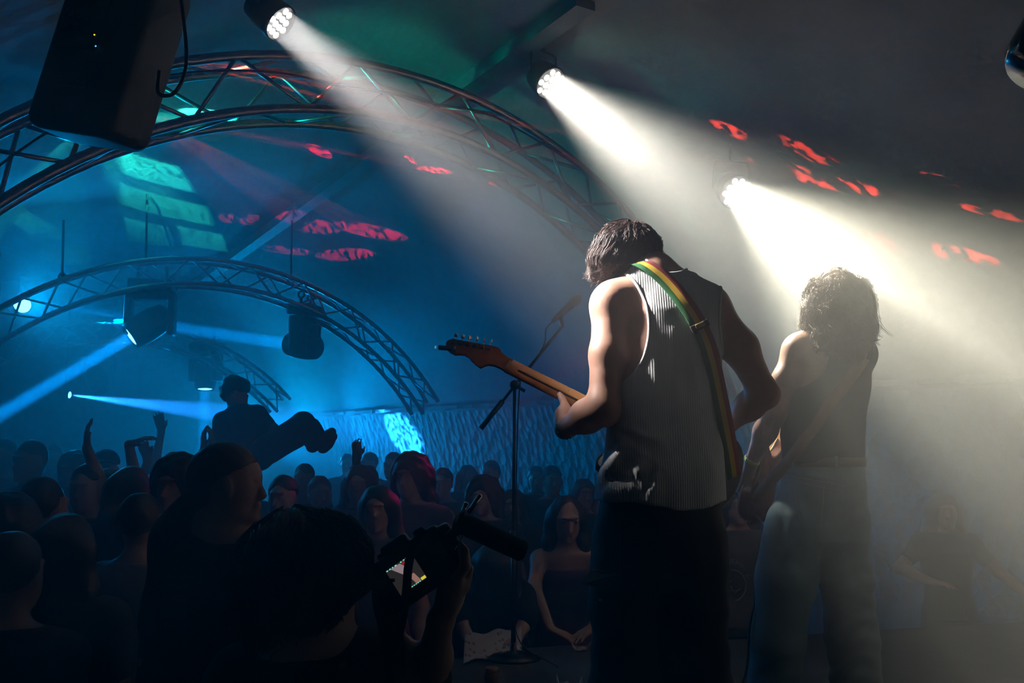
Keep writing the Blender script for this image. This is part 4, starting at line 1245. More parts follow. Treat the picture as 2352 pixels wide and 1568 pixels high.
def figure(h=1.75, armL=None, armR=None, hair='short', vox=0.012, lean=0.0, seed=0, head_turn=0.0, cap=None, shirt_off=0.012):
    """a standing figure at the origin facing -Y; armL/armR: (elbow, wrist, finger direction, palm normal). Returns meshes."""
    u = h / 1.75
    p = lambda x, y, z: np.array([x * u, y * u - lean * max(0, z - 0.9), z * u])
    B = SDF(vox); T = SDF(vox); Q = SDF(vox)
    tor = [(0.92, 0, 0.01, 0.165, 0.115), (1.05, 0, 0.01, 0.150, 0.105), (1.20, 0, 0.01, 0.165, 0.112), (1.33, 0, 0.01, 0.180, 0.115), (1.42, 0, 0.015, 0.160, 0.095), (1.47, 0, 0.015, 0.09, 0.065)]
    tor = [tuple((np.array((z * u, cx, cy - lean * max(0, z - 0.9), rx * u, ry * u)))) for z, cx, cy, rx, ry in tor]
    B.loft(tor, 2.3, 0.05)
    T.loft([(a, b_, c, d + shirt_off, e + shirt_off) for a, b_, c, d, e in [(tor[0][0] - 0.06, tor[0][1], tor[0][2], tor[0][3] + 0.01, tor[0][4] + 0.01)] + tor[1:]], 2.3, 0.05)
    nk = p(0, 0.015, 1.46); hc = p(0, -0.02, 1.63)
    B.cone(nk, hc, 0.058 * u, 0.055 * u, 0.03)
    Rh_ = rotm((0, 0, 1), head_turn)
    add_head(B, hc, Rh_, u)
    for sx, arm in ((-1, armL), (1, armR)):
        sh = p(0.185 * sx, 0.015, 1.385)
        for S, o in ((B, 0.0), (T, 0.010)):
            S.cone(nk, sh, (0.05 + o) * u, (0.055 + o) * u, 0.05)
            S.ell(sh, (0.062 + o) * u, None, 0.04)
        if arm is None:
            el, wr, fd, pn = p(0.245 * sx, 0.03, 1.09), p(0.25 * sx, -0.06, 0.85), (0, -0.2, -1), (-sx, 0, 0)
        else:
            el, wr, fd, pn = arm
        B.chain([sh, (sh + el) / 2, el], [0.052 * u, 0.048 * u, 0.041 * u], 0.03)
        B.chain([el, np.array(el) * 0.62 + np.array(wr) * 0.38, wr], [0.041 * u, 0.040 * u, 0.027 * u], 0.03)
        add_hand(B, wr, fd, pn, -sx, 1.0 * u)
        T.cone(sh, sh + (np.array(el) - sh) * 0.55, 0.066 * u, 0.060 * u, 0.03)
    for sx in (-1, 1):
        hp_, kn, an = p(0.09 * sx, 0.01, 0.90), p(0.10 * sx, -0.01, 0.50), p(0.11 * sx, 0.02, 0.09)
        B.chain([hp_, kn, an], [0.085 * u, 0.055 * u, 0.042 * u], 0.03)
        B.cone(an + np.array([0, 0, -0.04]), an + np.array([0, -0.15, -0.055]), 0.04 * u, 0.034 * u, 0.02)
        Q.chain([hp_, kn, p(0.11 * sx, 0.02, 0.10)], [0.105 * u, 0.080 * u, 0.072 * u], 0.04)
    Q.loft([(0.80 * u, 0, 0.01, 0.170 * u, 0.125 * u), (0.98 * u, 0, 0.01, 0.162 * u, 0.118 * u)], 2.3, 0.04)
    T.clips = [lambda X, Y, Z: Z - (1.475 * u + 0.0 * X)]
    H = SDF(vox * 0.9)
    hc2 = hc + np.array([0, 0.012, 0.018])
    if hair == 'short':
        H.ell(hc2 + np.array([0, 0.012, 0.018]), np.array((0.088, 0.100, 0.102)) * u, None, 0.03)
        H.clips = [lambda X, Y, Z: np.maximum((hc[1] - 0.072 * u) - Y, 0.0 * X) * 0 + np.minimum(Z * 0 + 1, np.maximum((hc[2] + 0.035) - Z, (Y * 0 + 1) * ((hc[1] - 0.02) - Y)))]
        H.clips = [lambda X, Y, Z: np.minimum((hc[2] + 0.045 * u) - Z, (hc[1] + 0.005) - Y + 0 * Z)]
    elif hair == 'long':
        H.ell(hc2, np.array((0.098, 0.108, 0.112)) * u, None, 0.03)
        H.chain([hc2 + np.array([-0.06, 0.03, -0.02]), hc2 + np.array([-0.085, 0.03, -0.17]), hc2 + np.array([-0.09, 0.03, -0.30])], [0.06, 0.05, 0.03], 0.04)
        H.chain([hc2 + np.array([0.06, 0.03, -0.02]), hc2 + np.array([0.085, 0.03, -0.17]), hc2 + np.array([0.09, 0.03, -0.30])], [0.06, 0.05, 0.03], 0.04)
        H.chain([hc2 + np.array([0, 0.06, 0]), hc2 + np.array([0, 0.085, -0.26])], [0.07, 0.05], 0.05)
        H.ell(hc + np.array([0, -0.085, -0.03]), np.array((0.056, 0.07, 0.088)) * u, None, 0.02, 'd')
    elif hair == 'bushy':
        H.ell(hc2 + np.array([0, 0.01, 0.012]), np.array((0.125, 0.125, 0.122)) * u, None, 0.03)
        H.chain([hc2 + np.array([-0.075, 0.03, -0.03]), hc2 + np.array([-0.09, 0.03, -0.12])], [0.065, 0.045], 0.04)
        H.chain([hc2 + np.array([0.075, 0.03, -0.03]), hc2 + np.array([0.09, 0.03, -0.12])], [0.065, 0.045], 0.04)
        H.ell(hc + np.array([0, -0.10, -0.04]), np.array((0.058, 0.075, 0.085)) * u, None, 0.02, 'd')
    else:   # a baseball cap
        H.ell(hc2 + np.array([0, 0.0, 0.024]), np.array((0.090, 0.106, 0.092)) * u, None, 0.02)
        H.ell(hc2 + np.array([0, -0.135, 0.035]), np.array((0.07, 0.07, 0.010)) * u, None, 0.015)
        H.clips = [lambda X, Y, Z: (hc[2] + 0.028 * u) - Z + 0 * X]
    amp = {'short': 0.003, 'long': 0.006, 'bushy': 0.010}.get(hair, 0.0)
    hm = H.mesh('hair', disp=(lambda v, N: amp * wob(v, 70, seed + 3)) if amp else None)
    return dict(body=B.mesh('body', smooth=1), shirt=T.mesh('shirt', disp=lambda v, N: 0.005 * wob(v, 26, seed + 1), smooth=1), trousers=Q.mesh('trousers', disp=lambda v, N: 0.005 * wob(v, 26, seed + 2)), hair=hm)
M_SK3 = mat('skin_crowd', (0.42, 0.26, 0.20), rough=0.55)
M_HBLK = mat('black_hair', (0.016, 0.012, 0.012), rough=0.55, var=0.4, vscale=60)
M_HBRN = mat('brown_hair', (0.05, 0.03, 0.02), rough=0.55, var=0.4, vscale=60)
M_SHBLK = mat('black_cotton', (0.015, 0.015, 0.017), rough=0.9, var=0.3)
M_SHDK = mat('charcoal_cotton', (0.04, 0.04, 0.048), rough=0.9, var=0.3)
M_SHMD = mat('grey_cotton', (0.12, 0.115, 0.12), rough=0.9, var=0.2)
M_SHLT = mat('pale_cotton', (0.30, 0.29, 0.30), rough=0.9, var=0.2)
M_TRDK = mat('dark_trousers', (0.018, 0.02, 0.028), rough=0.85, var=0.3)
def put(meshes, loc, rz, mats, label, group='crowd on the dance floor', name='person', scale=1.0):
    r = empty(name, (loc[0], loc[1], loc[2] if len(loc) > 2 else 0.0), label, 'person', group)
    r.rotation_euler = (0, 0, math.radians(rz)); r.scale = (scale, scale, scale)
    for k in ('body', 'shirt', 'trousers', 'hair'):
        me = meshes.get(k)
        if me is None: continue
        o = bpy.data.objects.new('cap' if (k == 'hair' and meshes.get('cap')) else k, me)
        COL.objects.link(o); o.parent = r
        if not len(me.materials):
            me.materials.append(mats[k])
            me.polygons.foreach_set('use_smooth', np.ones(len(me.polygons), dtype=bool))
        o.material_slots[0].link = 'OBJECT'; o.material_slots[0].material = mats[k]
    return r
KINDS = {}
for i, (st, h) in enumerate((('short', 1.75), ('long', 1.68), ('bushy', 1.72), ('cap', 1.76), ('short', 1.82))):
    KINDS[i] = figure(h, hair=st, seed=10 * i, head_turn=(-8, 10, 0, 6, -14)[i], vox=0.0105)
    KINDS[i]['cap'] = (st == 'cap')
HTOP = {0: 1.772, 1: 1.70, 2: 1.765, 3: 1.80, 4: 1.84}
def mset(s, h, skin=M_SK3): return dict(body=skin, shirt=s, trousers=M_TRDK, hair=h)
# (picture x, picture y of the crown, distance, kind, shirt, hair, label)
CROWD = [
 (14, 1004, 7.0, 0, M_SHDK, M_HBLK, 'dark short-haired head at the left edge of the crowd line'),
 (76, 1008, 5.7, 4, M_SHBLK, M_HBLK, 'large dark round head second from the left of the crowd line'),
 (126, 1019, 9.0, 0, M_SHDK, M_HBRN, 'small hazy head in the gap beside the second dark round head'),
 (176, 1028, 6.5, 2, M_SHBLK, M_HBLK, 'bushy dark head just left of the flat raised hand'),
 (246, 1022, 6.0, 3, M_SHDK, M_SHBLK, 'capped spectator just right of the flat raised hand'),
 (300, 1064, 4.6, 1, M_SHBLK, M_HBLK, 'long-haired dark head below the arm with curled fingers'),
 (414, 1030, 4.3, 2, M_SHBLK, M_HBLK, 'broad bushy dark head behind the man in profile'),
 (798, 1040, 10.6, 0, M_SHDK, M_HBLK, 'small far head left of the raised bottle'),
 (850, 1037, 9.4, 4, M_SHDK, M_HBRN, 'hazy head right behind the raised bottle'),
 (826, 1062, 5.6, 1, M_SHBLK, M_HBLK, 'long-haired dark head under the raised bottle'),
 (904, 1036, 8.4, 0, M_SHDK, M_HBLK, 'head left behind the big bushy head near the light patch'),
 (946, 1030, 5.0, 2, M_SHDK, M_HBLK, 'big bushy dark head below the bright blue light patch'),
 (1018, 1072, 7.0, 4, M_SHDK, M_HBLK, 'dark head right of the big bushy head'),
 (1074, 1064, 8.6, 1, M_SHDK, M_HBRN, 'hazy long-haired head between two round heads left of the microphone stand'),
 (1128, 1055, 8.0, 0, M_SHDK, M_HBLK, 'hazy round head just left of the microphone stand pole'),
 (1112, 1084, 5.1, 2, M_SHBLK, M_HBLK, 'broad dark head beside the microphone stand pole'),
 (1232, 1068, 8.0, 0, M_SHDK, M_HBLK, 'left head of the pair right of the microphone stand'),
 (1268, 1067, 7.2, 4, M_SHDK, M_HBLK, 'right head of the pair right of the microphone stand'),
 (1340, 1095, 6.6, 1, M_SHBLK, M_HBRN, 'long-haired spectator partly hidden by the guitar player'),
 (652, 1088, 4.9, 4, M_SHBLK, M_HBLK, 'dark head under the hips of the crowd surfer'),
 (735, 1090, 6.0, 0, M_SHMD, M_HBRN, 'face catching magenta light below the shoe of the crowd surfer'),
 (700, 1062, 7.3, 0, M_SHDK, M_HBLK, 'head carrying the legs of the crowd surfer'),
 (560, 1062, 7.2, 2, M_SHDK, M_HBLK, 'bushy head carrying the back of the crowd surfer'),
 (870, 1108, 4.4, 1, M_SHMD, M_HBLK, 'long-haired spectator in grey top catching magenta light'),
 (985, 1122, 5.7, 0, M_SHDK, M_HBLK, 'short-haired spectator behind the camera microphone'),
 (1180, 1118, 5.6, 1, M_SHBLK, M_HBLK, 'long-haired spectator behind the microphone stand pole'),
 (98, 1092, 3.9, 4, M_SHBLK, M_HBLK, 'near dark head low at the left of the crowd'),
 (20, 1120, 3.6, 2, M_SHBLK, M_HBLK, 'near bushy dark head at the far left edge'),
 (325, 1128, 3.65, 0, M_SHLT, M_HBLK, 'spectator in a pale strappy top left of the man in profile'),
 (150, 1170, 2.75, 1, M_SHBLK, M_HBLK, 'nearest long-haired dark figure at the lower left'),
 (30, 1215, 2.7, 0, M_SHBLK, M_HBLK, 'nearest dark figure in the lower left corner'),
 (700, 1150, 3.9, 2, M_SHBLK, M_HBLK, 'bushy dark figure behind the photographer head'),
]
def stage_clear(x, y):
    # distance past the front edge or past the side edge of the stage
    fy = np.interp(x, [f[0] for f in front], [f[1] for f in front])
    if x < -0.74:
        return max(0.3, 0.0) if True else 0
    side = (x - (-0.74)) * 0.8 - (4.08 - y) * 0.8 * 0.75 * 0 
    return y - fy
FIXED = [P(204, 1062, 4.7), P(250, 1075, 5.0), P(392, 1064, 6.6), P(470, 1062, 6.2), P(352, 1088, 5.75), P(845, 1068, 6.6), P(500, 1200, 2.7), P(700, 1400, 1.97), P(1300, 1200, 5.25), P(1128, 1300, 4.98), P(1690, 1110, 5.25)]
dd = [c[2] for c in CROWD]
for it in range(400):
    moved = False
    for i in range(len(CROWD)):
        for j in range(i):
            a, b = P(CROWD[i][0], CROWD[i][1], dd[i]), P(CROWD[j][0], CROWD[j][1], dd[j])
            ex, ey = abs(a[0] - b[0]) / 0.60, abs(a[1] - b[1]) / 0.42
            if ex * ex + ey * ey < 1.0:
                s_ = 0.03 if dd[i] >= dd[j] else -0.03
                dd[i] += s_; dd[j] -= s_ * 0.6; moved = True
    for i in range(len(CROWD)):
        a = P(CROWD[i][0], CROWD[i][1], dd[i])
        for b in FIXED:
            ex, ey = abs(a[0] - b[0]) / 0.58, abs(a[1] - b[1]) / 0.42
            if ex * ex + ey * ey < 1.0: dd[i] += 0.03 if a[1] >= b[1] else -0.03; moved = True
        if a[0] > -0.95 and stage_clear(a[0], a[1]) < 0.30: dd[i] += 0.04; moved = True
        dd[i] = min(max(dd[i], CROWD[i][2] - 0.5), CROWD[i][2] + 1.6, )
        dd[i] = max(dd[i], 2.5)
    if not moved: break
CROWD = [(c[0], c[1], dd[i]) + c[3:] for i, c in enumerate(CROWD)]
for (x, y, d, k, sh, hr, lab) in CROWD:
    q = P(x, y, d)
    sc_ = q[2] / HTOP[k]
    q[2] = 0
    put(KINDS[k], q, random.uniform(-22, 22) + (10 if x < 800 else 0) + (165 if (x < 345 and d < 4.75) else 0), mset(sh, hr, M_SKIN2 if k % 2 else M_SK3), lab, scale=sc_)
# ---- spectators with an arm up, each with its own pose
def raiser(x, y, d, hx, hy, hd, label, fd=(0, 0, 1), pn=(0, 1, 0), side=1, k=None, both=None, hair='short', mats=None, curl=0.3):
    base = P(x, y, d); H_ = base[2] / 1.012; base[2] = 0
    u = H_ / 1.75
    wr = P(hx, hy, hd) - base
    sh = np.array([0.185 * side * u, 0.015, 1.385 * u])
    L = np.linalg.norm(wr - sh); md = (wr + sh) / 2
    bend = math.sqrt(max(0.0, (0.29 * u) ** 2 - min(L, 0.56 * u) ** 2 / 4))
    el = md + np.array([0.35 * side, 0.2, -0.9]) * bend
    arm = (el, wr, fd, pn)
    other = None
    if both is not None:
        wr2 = P(*both) - base; sh2 = sh * np.array([-1, 1, 1]); md2 = (wr2 + sh2) / 2
        b2_ = math.sqrt(max(0.0, (0.29 * u) ** 2 - min(np.linalg.norm(wr2 - sh2), 0.56 * u) ** 2 / 4))
        other = (md2 + np.array([-0.35 * side, 0.2, -0.9]) * b2_, wr2, fd, (pn[0] * -1, pn[1], pn[2]))
    a = dict(armL=arm, armR=other) if side < 0 else dict(armR=arm, armL=other)
    me = figure(H_, hair=hair, vox=0.010, seed=int(x), **a)
    return put(me, base, 0, mats or mset(M_SHBLK, M_HBLK), label)
raiser(204, 1062, 4.7, 200, 1030, 4.68, 'spectator holding one flat hand straight up', (-0.05, 0, 1), (0.9, 0.3, 0), 1)
raiser(250, 1075, 5.0, 296, 1020, 4.9, 'spectator stretching an arm with curled fingers to the right', (0.9, 0, 0.35), (0.1, 0.2, -1), 1)
raiser(392, 1064, 6.6, 371, 992, 6.55, 'hazy spectator with one arm up behind the bushy head', (-0.2, 0, 1), (0, -1, 0), -1)
raiser(470, 1062, 6.2, 486, 1030, 6.1, 'spectator clapping both hands overhead beside the crowd surfer', (-0.05, 0, 1), (-1, 0, 0), 1, both=(468, 1030, 6.1))
raiser(352, 1088, 5.75, 340, 1056, 5.68, 'spectator raising a bent hand right of the curled-finger arm', (-0.35, 0, 1), (0, -1, 0), -1)
bs = raiser(845, 1068, 6.6, 822, 1052, 6.5, 'spectator raising a bottle above the crowd', (-0.1, -0.3, 1), (0.4, -0.6, 0), -1)
bt_ = P(818, 1020, 6.46); bb_ = P(820, 1056, 6.46)
m = MB(); m.lathe([(0.0, 0), (0.030, 0.0), (0.031, 0.10), (0.026, 0.13), (0.013, 0.16), (0.012, 0.20), (0.014, 0.205), (0.0005, 0.206)], bb_ + np.array([0, 0, -0.08]), rotm((0, 1, 0), -4), 14)
tag(m.build('bottle', mat('dark_bottle', (0.02, 0.03, 0.02), rough=0.15, coat=0.5), None, True), 'dark bottle held up above the crowd', 'bottle')
# ================================================================== the crowd surfer
sd = 6.9
sf = empty('person', P(590, 1060, sd), 'crowd surfer with curly hair sitting up on the raised hands', 'person')
W = lambda x, y, dd=0.0: P(x, y, sd + dd)
S = SDF(0.009)
S.ell(W(540, 898), (0.078, 0.090, 0.105), None, 0.02)
S.ell(W(552, 918), (0.055, 0.055, 0.060), None, 0.03)
S.cone(W(562, 900), W(568, 910), 0.010, 0.012, 0.01)
S.cone(W(540, 925), W(545, 958), 0.052, 0.060, 0.04)
S.chain([W(548, 972), W(560, 1010), W(590, 1040)], [0.115, 0.125, 0.14], 0.06)
S.cone(W(548, 955), W(515, 968, -0.12), 0.06, 0.06, 0.05); S.cone(W(548, 955), W(590, 952, 0.10), 0.06, 0.062, 0.05)
# far arm reaching forward to the knees, near arm propped down
S.chain([W(590, 952, 0.10), W(625, 985, 0.10), W(655, 1000, 0.06)], [0.060, 0.046, 0.03], 0.03); add_hand(S, W(655, 1000, 0.06), (1, 0, -0.1), (0, 0, -1), 1)
S.chain([W(512, 968, -0.12), W(507, 1015, -0.12), W(518, 1058, -0.08)], [0.062, 0.046, 0.03], 0.03); add_hand(S, W(518, 1058, -0.08), (0.4, 0, -1), (0, -1, 0), 1)
for dz, kx, ky, fx_, fy_ in ((-0.10, 696, 972, 716, 1018), (0.12, 712, 985, 740, 1020)):
    S.chain([W(600, 1042, dz * 0.6), W(kx, ky, dz), W(fx_, fy_, dz)], [0.098, 0.066, 0.048], 0.04)
so_ = link('body', S.mesh('body', smooth=1), M_SK3, sf)
T = SDF(0.010)
T.chain([W(548, 968), W(560, 1010), W(585, 1036)], [0.128, 0.138, 0.145], 0.06)
T.cone(W(548, 955), W(515, 968, -0.12), 0.072, 0.072, 0.05); T.cone(W(548, 955), W(590, 952, 0.10), 0.072, 0.075, 0.05)
T.cone(W(512, 968, -0.12), W(507, 1000, -0.12), 0.074, 0.066, 0.03); T.cone(W(590, 952, 0.10), W(614, 976, 0.10), 0.072, 0.064, 0.03)
link('shirt', T.mesh('shirt', disp=lambda v, N: 0.006 * wob(v, 24, 55), smooth=1), M_SHBLK, sf)
Tr = SDF(0.010)
for dz, kx, ky, fx_, fy_ in ((-0.10, 696, 972, 716, 1012), (0.12, 712, 985, 738, 1014)):
    Tr.chain([W(598, 1042, dz * 0.6), W(kx, ky, dz), W(fx_, fy_, dz)], [0.112, 0.082, 0.066], 0.04)
link('trousers', Tr.mesh('trousers', disp=lambda v, N: 0.006 * wob(v, 30, 56), smooth=1), M_TRDK, sf)
for dz, fx_, fy_, tx, ty in ((-0.10, 718, 1024, 762, 992), (0.12, 742, 1026, 765, 1002)):
    Sh = SDF(0.008); Sh.chain([W(fx_, fy_, dz), W((fx_ * 0.6 + tx * 0.4), (fy_ * 0.6 + ty * 0.4) , dz), W(tx, ty, dz)], [0.050, 0.046, 0.034], 0.03)
    link('shoe', Sh.mesh('shoe'), M_SHBLK, sf)
Hs = SDF(0.009); Hs.ell(W(538, 889), (0.098, 0.105, 0.092), None, 0.03); Hs.ell(W(522, 902), (0.05, 0.075, 0.07), None, 0.03); Hs.ell(W(562, 886), (0.04, 0.06, 0.045), None, 0.03)
hs_me = Hs.mesh('hair', disp=lambda v, N: 0.010 * wob(v, 75, 57) + 0.004 * wob(v, 150, 58))
link('hair', hs_me, M_HBLK, sf)
# ================================================================== people near the lens
# ---- the man in profile
pd_ = 2.70
pr = empty('person', P(520, 1240, pd_) * np.array([1, 1, 0]), 'short-haired man in profile looking right, wearing a dark t-shirt', 'person')
U = lambda x, y, o=0.0: P(x, y, pd_ + o)
S = SDF(0.006)
S.ell(U(520, 1100), (0.098, 0.078, 0.092), None, 0.02)
S.ell(U(534, 1108), (0.073, 0.068, 0.095), None, 0.03)
S.ell(U(546, 1150), (0.046, 0.050, 0.060), None, 0.03)
S.cone(U(588, 1088), U(589, 1098), 0.010, 0.012, 0.015)              # brow
S.chain([U(589, 1106), U(599, 1128), U(604, 1138)], [0.009, 0.011, 0.012], 0.008)   # nose
S.ell(U(596, 1141), (0.012, 0.017, 0.008), None, 0.008)
S.ell(U(592, 1157), (0.011, 0.022, 0.0065), None, 0.005); S.ell(U(591, 1166), (0.010, 0.020, 0.0075), None, 0.005)
S.ell(U(583, 1188), (0.018, 0.022, 0.018), None, 0.02)
S.ell(U(560, 1188), (0.035, 0.045, 0.020), None, 0.03)
S.ell(U(588, 1108, -0.035), (0.010, 0.012, 0.007), None, 0.006, 'd')
S.ell(U(520, 1122, -0.084), (0.020, 0.012, 0.032), rotm((0, 1, 0), -8), 0.006)
S.ell(U(521, 1120, -0.100), (0.011, 0.008, 0.018), None, 0.004, 'd')
S.chain([U(518, 1150), U(510, 1190, 0.0), U(500, 1230, 0.01)], [0.064, 0.064, 0.070], 0.03)
S.chain([U(540, 1190), U(535, 1235)], [0.040, 0.055], 0.03)
shl, shr = U(415, 1262, -0.02), U(585, 1290, 0.10)
S.cone(U(490, 1235), shl, 0.06, 0.06, 0.05); S.cone(U(510, 1240), shr, 0.06, 0.06, 0.05)
S.loft([(0.95, U(480, 1300)[0], pd_ + 0.02, 0.17, 0.12), (1.25, U(485, 1300)[0], pd_ + 0.02, 0.17, 0.12), (1.42, U(492, 1300)[0], pd_ + 0.02, 0.16, 0.11), (1.48, U(495, 1300)[0], pd_ + 0.02, 0.10, 0.08)], 2.2, 0.05)
for sh_, ex in ((shl, -0.05), (shr, 0.04)):
    el = sh_ + np.array([ex, 0.0, -0.31]); wr = el + np.array([0.06, 0.12, -0.22])
    S.chain([sh_, el, wr], [0.058, 0.045, 0.028], 0.03); add_hand(S, wr, (0.1, 0.2, -1), (1, 0, 0), 1)
for sx in (-0.09, 0.09):
    S.chain([np.array([U(480, 1300)[0] + sx, pd_, 0.92]), np.array([U(480, 1300)[0] + sx, pd_, 0.5]), np.array([U(480, 1300)[0] + sx, pd_ + 0.02, 0.08]), np.array([U(480, 1300)[0] + sx + 0.12, pd_, 0.04])], [0.09, 0.06, 0.045, 0.035], 0.03)
link('body', S.mesh('body', smooth=1), M_SK3, pr)
H = SDF(0.007); H.ell(U(514, 1092), (0.107, 0.088, 0.098), None, 0.02); H.ell(U(492, 1130), (0.06, 0.068, 0.07), None, 0.03)
H.clips = [lambda X, Y, Z: np.minimum(X * 0 + 0 * Y + (U(540, 1090)[2] - Z) + (X - U(540, 1090)[0]) * 0.55, (X - U(502, 1120)[0]) + 0 * Y + 0 * Z)]
link('hair', H.mesh('hair', disp=lambda v, N: 0.002 * wob(v, 120, 71)), M_HBLK, pr)
T = SDF(0.009)
T.cone(U(490, 1248), shl, 0.060, 0.073, 0.05); T.cone(U(515, 1262), shr, 0.055, 0.073, 0.05)
T.loft([(0.86, U(478, 1300)[0], pd_ + 0.02, 0.20, 0.145), (1.25, U(482, 1300)[0], pd_ + 0.02, 0.19, 0.138), (1.42, U(488, 1300)[0], pd_ + 0.02, 0.175, 0.125), (1.475, U(492, 1300)[0], pd_ + 0.02, 0.12, 0.10)], 2.2, 0.05)
for sh_, ex in ((shl, -0.05), (shr, 0.04)): T.cone(sh_, sh_ + np.array([ex * 0.6, 0, -0.19]), 0.075, 0.070, 0.03)
T.chain([U(458, 1150, 0.05), U(430, 1200, 0.04), U(405, 1240, 0.0)], [0.05, 0.06, 0.07], 0.05)      # hood bunched behind the neck
ts = link('t_shirt', T.mesh('t_shirt', disp=lambda v, N: 0.005 * wob(v, 24, 72), smooth=1), M_SHBLK, pr)
tsb = BVHTree.FromPolygons([v.co + pr.location for v in ts.data.vertices], [tuple(p.vertices) for p in ts.data.polygons])
# faint print on the back of the shirt
M_PRINT = mat('faded_print', (0.05, 0.055, 0.065), rough=0.9)
def patch_on(bvh, x0, y0, x1, y1, nx, ny, name, m, parent, back=0.003):
    vs, fs = [], []
    for j in range(ny + 1):
        for i in range(nx + 1):
            h = cast(bvh, x0 + (x1 - x0) * i / nx, y0 + (y1 - y0) * j / ny, back)
            if h is None: return
            vs.append(h)
    for j in range(ny):
        for i in range(nx):
            a = j * (nx + 1) + i; fs.append((a, a + nx + 1, a + nx + 2, a + 1))
    link(name, mesh_from(name, vs, fs), m, parent, True)
for r in ((372, 1322, 436, 1334), (370, 1342, 434, 1352), (374, 1366, 430, 1420), (376, 1430, 428, 1440)):
    patch_on(tsb, *r, 5, 4, 'shirt_print', M_PRINT, ts)
Q = SDF(0.012)
for sx in (-0.09, 0.09):
    q0 = np.array([U(480, 1300)[0] + sx, pd_, 0.0])
    Q.chain([q0 + np.array([0, 0, 0.90]), q0 + np.array([0, 0, 0.5]), q0 + np.array([0, 0.02, 0.10])], [0.11, 0.085, 0.075], 0.04)
link('trousers', Q.mesh('trousers'), M_TRDK, pr)

# ---- the photographer
fd_ = 1.95
ph = empty('person', P(760, 1500, fd_) * np.array([1, 1, 0]), 'dark-haired photographer from behind in black t-shirt raising a camera', 'person')
U = lambda x, y, o=0.0: P(x, y, fd_ + o)
S = SDF(0.006)
hc_ = U(702, 1318)
Rp = rotm((0, 0, 1), 138)                     # faces right and away
S.ell(hc_, (0.088, 0.105, 0.118), Rp, 0.02)
fp = lambda a: hc_ + Rp @ np.array(a, float)
S.ell(fp((0, -0.035, -0.075)), (0.068, 0.078, 0.085), Rp, 0.03)
S.cone(fp((0, -0.096, 0)), fp((0, -0.118, -0.038)), 0.009, 0.014, 0.012)
S.ell(fp((0, -0.090, -0.072)), (0.024, 0.013, 0.012), Rp, 0.006)
S.ell(fp((0, -0.086, -0.105)), (0.022, 0.02, 0.018), Rp, 0.02)
for sx in (-1, 1):
    S.ell(fp((0.079 * sx, 0.004, -0.02)), (0.010, 0.022, 0.032), Rp, 0.008)
    S.ell(fp((0.033 * sx, -0.100, 0.006)), (0.018, 0.018, 0.012), Rp, 0.008, 'd')
S.cone(U(705, 1420), U(690, 1500, 0.02), 0.070, 0.078, 0.03)
s1, s2 = U(560, 1560, 0.0), U(860, 1528, 0.04)
S.cone(U(690, 1500), s1, 0.06, 0.06, 0.05); S.cone(U(700, 1500), s2, 0.06, 0.058, 0.05)
zt = U(700, 1520)[2]
S.loft([(0.85, hc_[0], fd_ + 0.02, 0.16, 0.115), (1.02, hc_[0], fd_ + 0.02, 0.16, 0.11), (1.2, hc_[0], fd_ + 0.02, 0.17, 0.11), (zt, hc_[0] + 0.005, fd_ + 0.02, 0.11, 0.08)], 2.2, 0.05)
# right arm holds the grip, left hand steadies from below
e1, w1 = P(985, 1560, 2.112), P(1012, 1425, 1.927)
S.chain([s2, e1], [0.055, 0.042], 0.03); S.chain([e1, e1 * 0.6 + w1 * 0.4, w1], [0.041, 0.038, 0.026], 0.03)
pm = P(1046, 1335, 1.888)
S.cone(w1, pm, 0.025, 0.027, 0.02); S.ell((w1 + pm) / 2 + (pm - w1) * 0.2, (0.022, 0.030, 0.042), None, 0.02)
for i, (x, y) in enumerate(((1052, 1268), (1066, 1290), (1062, 1312), (1058, 1332))):
    q = P(x, y, 1.92 + 0.002 * i)
    S.chain([pm + np.array([0.004, 0.018, 0.012 - 0.008 * i]), P(x + 12, y + 16, 1.888), q], [0.0115, 0.0098, 0.0082], 0.005)
S.chain([pm + np.array([0.0, -0.012, 0.0]), P(1068, 1300, 1.841), P(1066, 1268, 1.828), P(1058, 1252, 1.837)], [0.0130, 0.0115, 0.0108, 0.0085], 0.006)
e2, w2 = P(860, 1640, 2.376), P(930, 1490, 2.059)
S.chain([s1 + np.array([0.02, 0.05, -0.03]), P(700, 1680, 2.244), e2], [0.055, 0.045, 0.042], 0.03)
S.chain([e2, w2], [0.038, 0.026], 0.02); add_hand(S, w2, (-0.55, 0.1, 0.8), (0.2, 0.3, 1), -1, 1.0, 0.6)
for sx in (-0.09, 0.09):
    q0 = np.array([hc_[0] + sx, fd_ + 0.02, 0.0])
    S.chain([q0 + np.array([0, 0, 0.88]), q0 + np.array([0, 0, 0.48]), q0 + np.array([0, 0, 0.08]), q0 + np.array([0.08, 0.10, 0.04])], [0.09, 0.06, 0.045, 0.035], 0.03)
link('body', S.mesh('body', smooth=1), M_SK3, ph)
H = SDF(0.006)
H.ell(U(690, 1292), (0.1298, 0.1361, 0.1084), None, 0.03); H.ell(U(640, 1350), (0.0882, 0.1071, 0.1071), None, 0.04); H.ell(U(750, 1290), (0.0756, 0.0945, 0.0781), None, 0.04)
H.chain([U(640, 1400), U(650, 1450)], [0.0819, 0.0630], 0.04); H.chain([U(800, 1285, 0.02), U(818, 1325, 0.03)], [0.0328, 0.0176], 0.03)
H.chain([U(700, 1350, -0.03), U(720, 1395, -0.03)], [0.0819, 0.0504], 0.04)
phm = H.mesh('hair', disp=lambda v, N: 0.006 * wob(v, 55, 81) + 0.003 * wob(v, 140, 82))
phb = bvh_of(phm, Vector((0, 0, 0)))
pho = link('hair', phm, M_HBRN, ph)
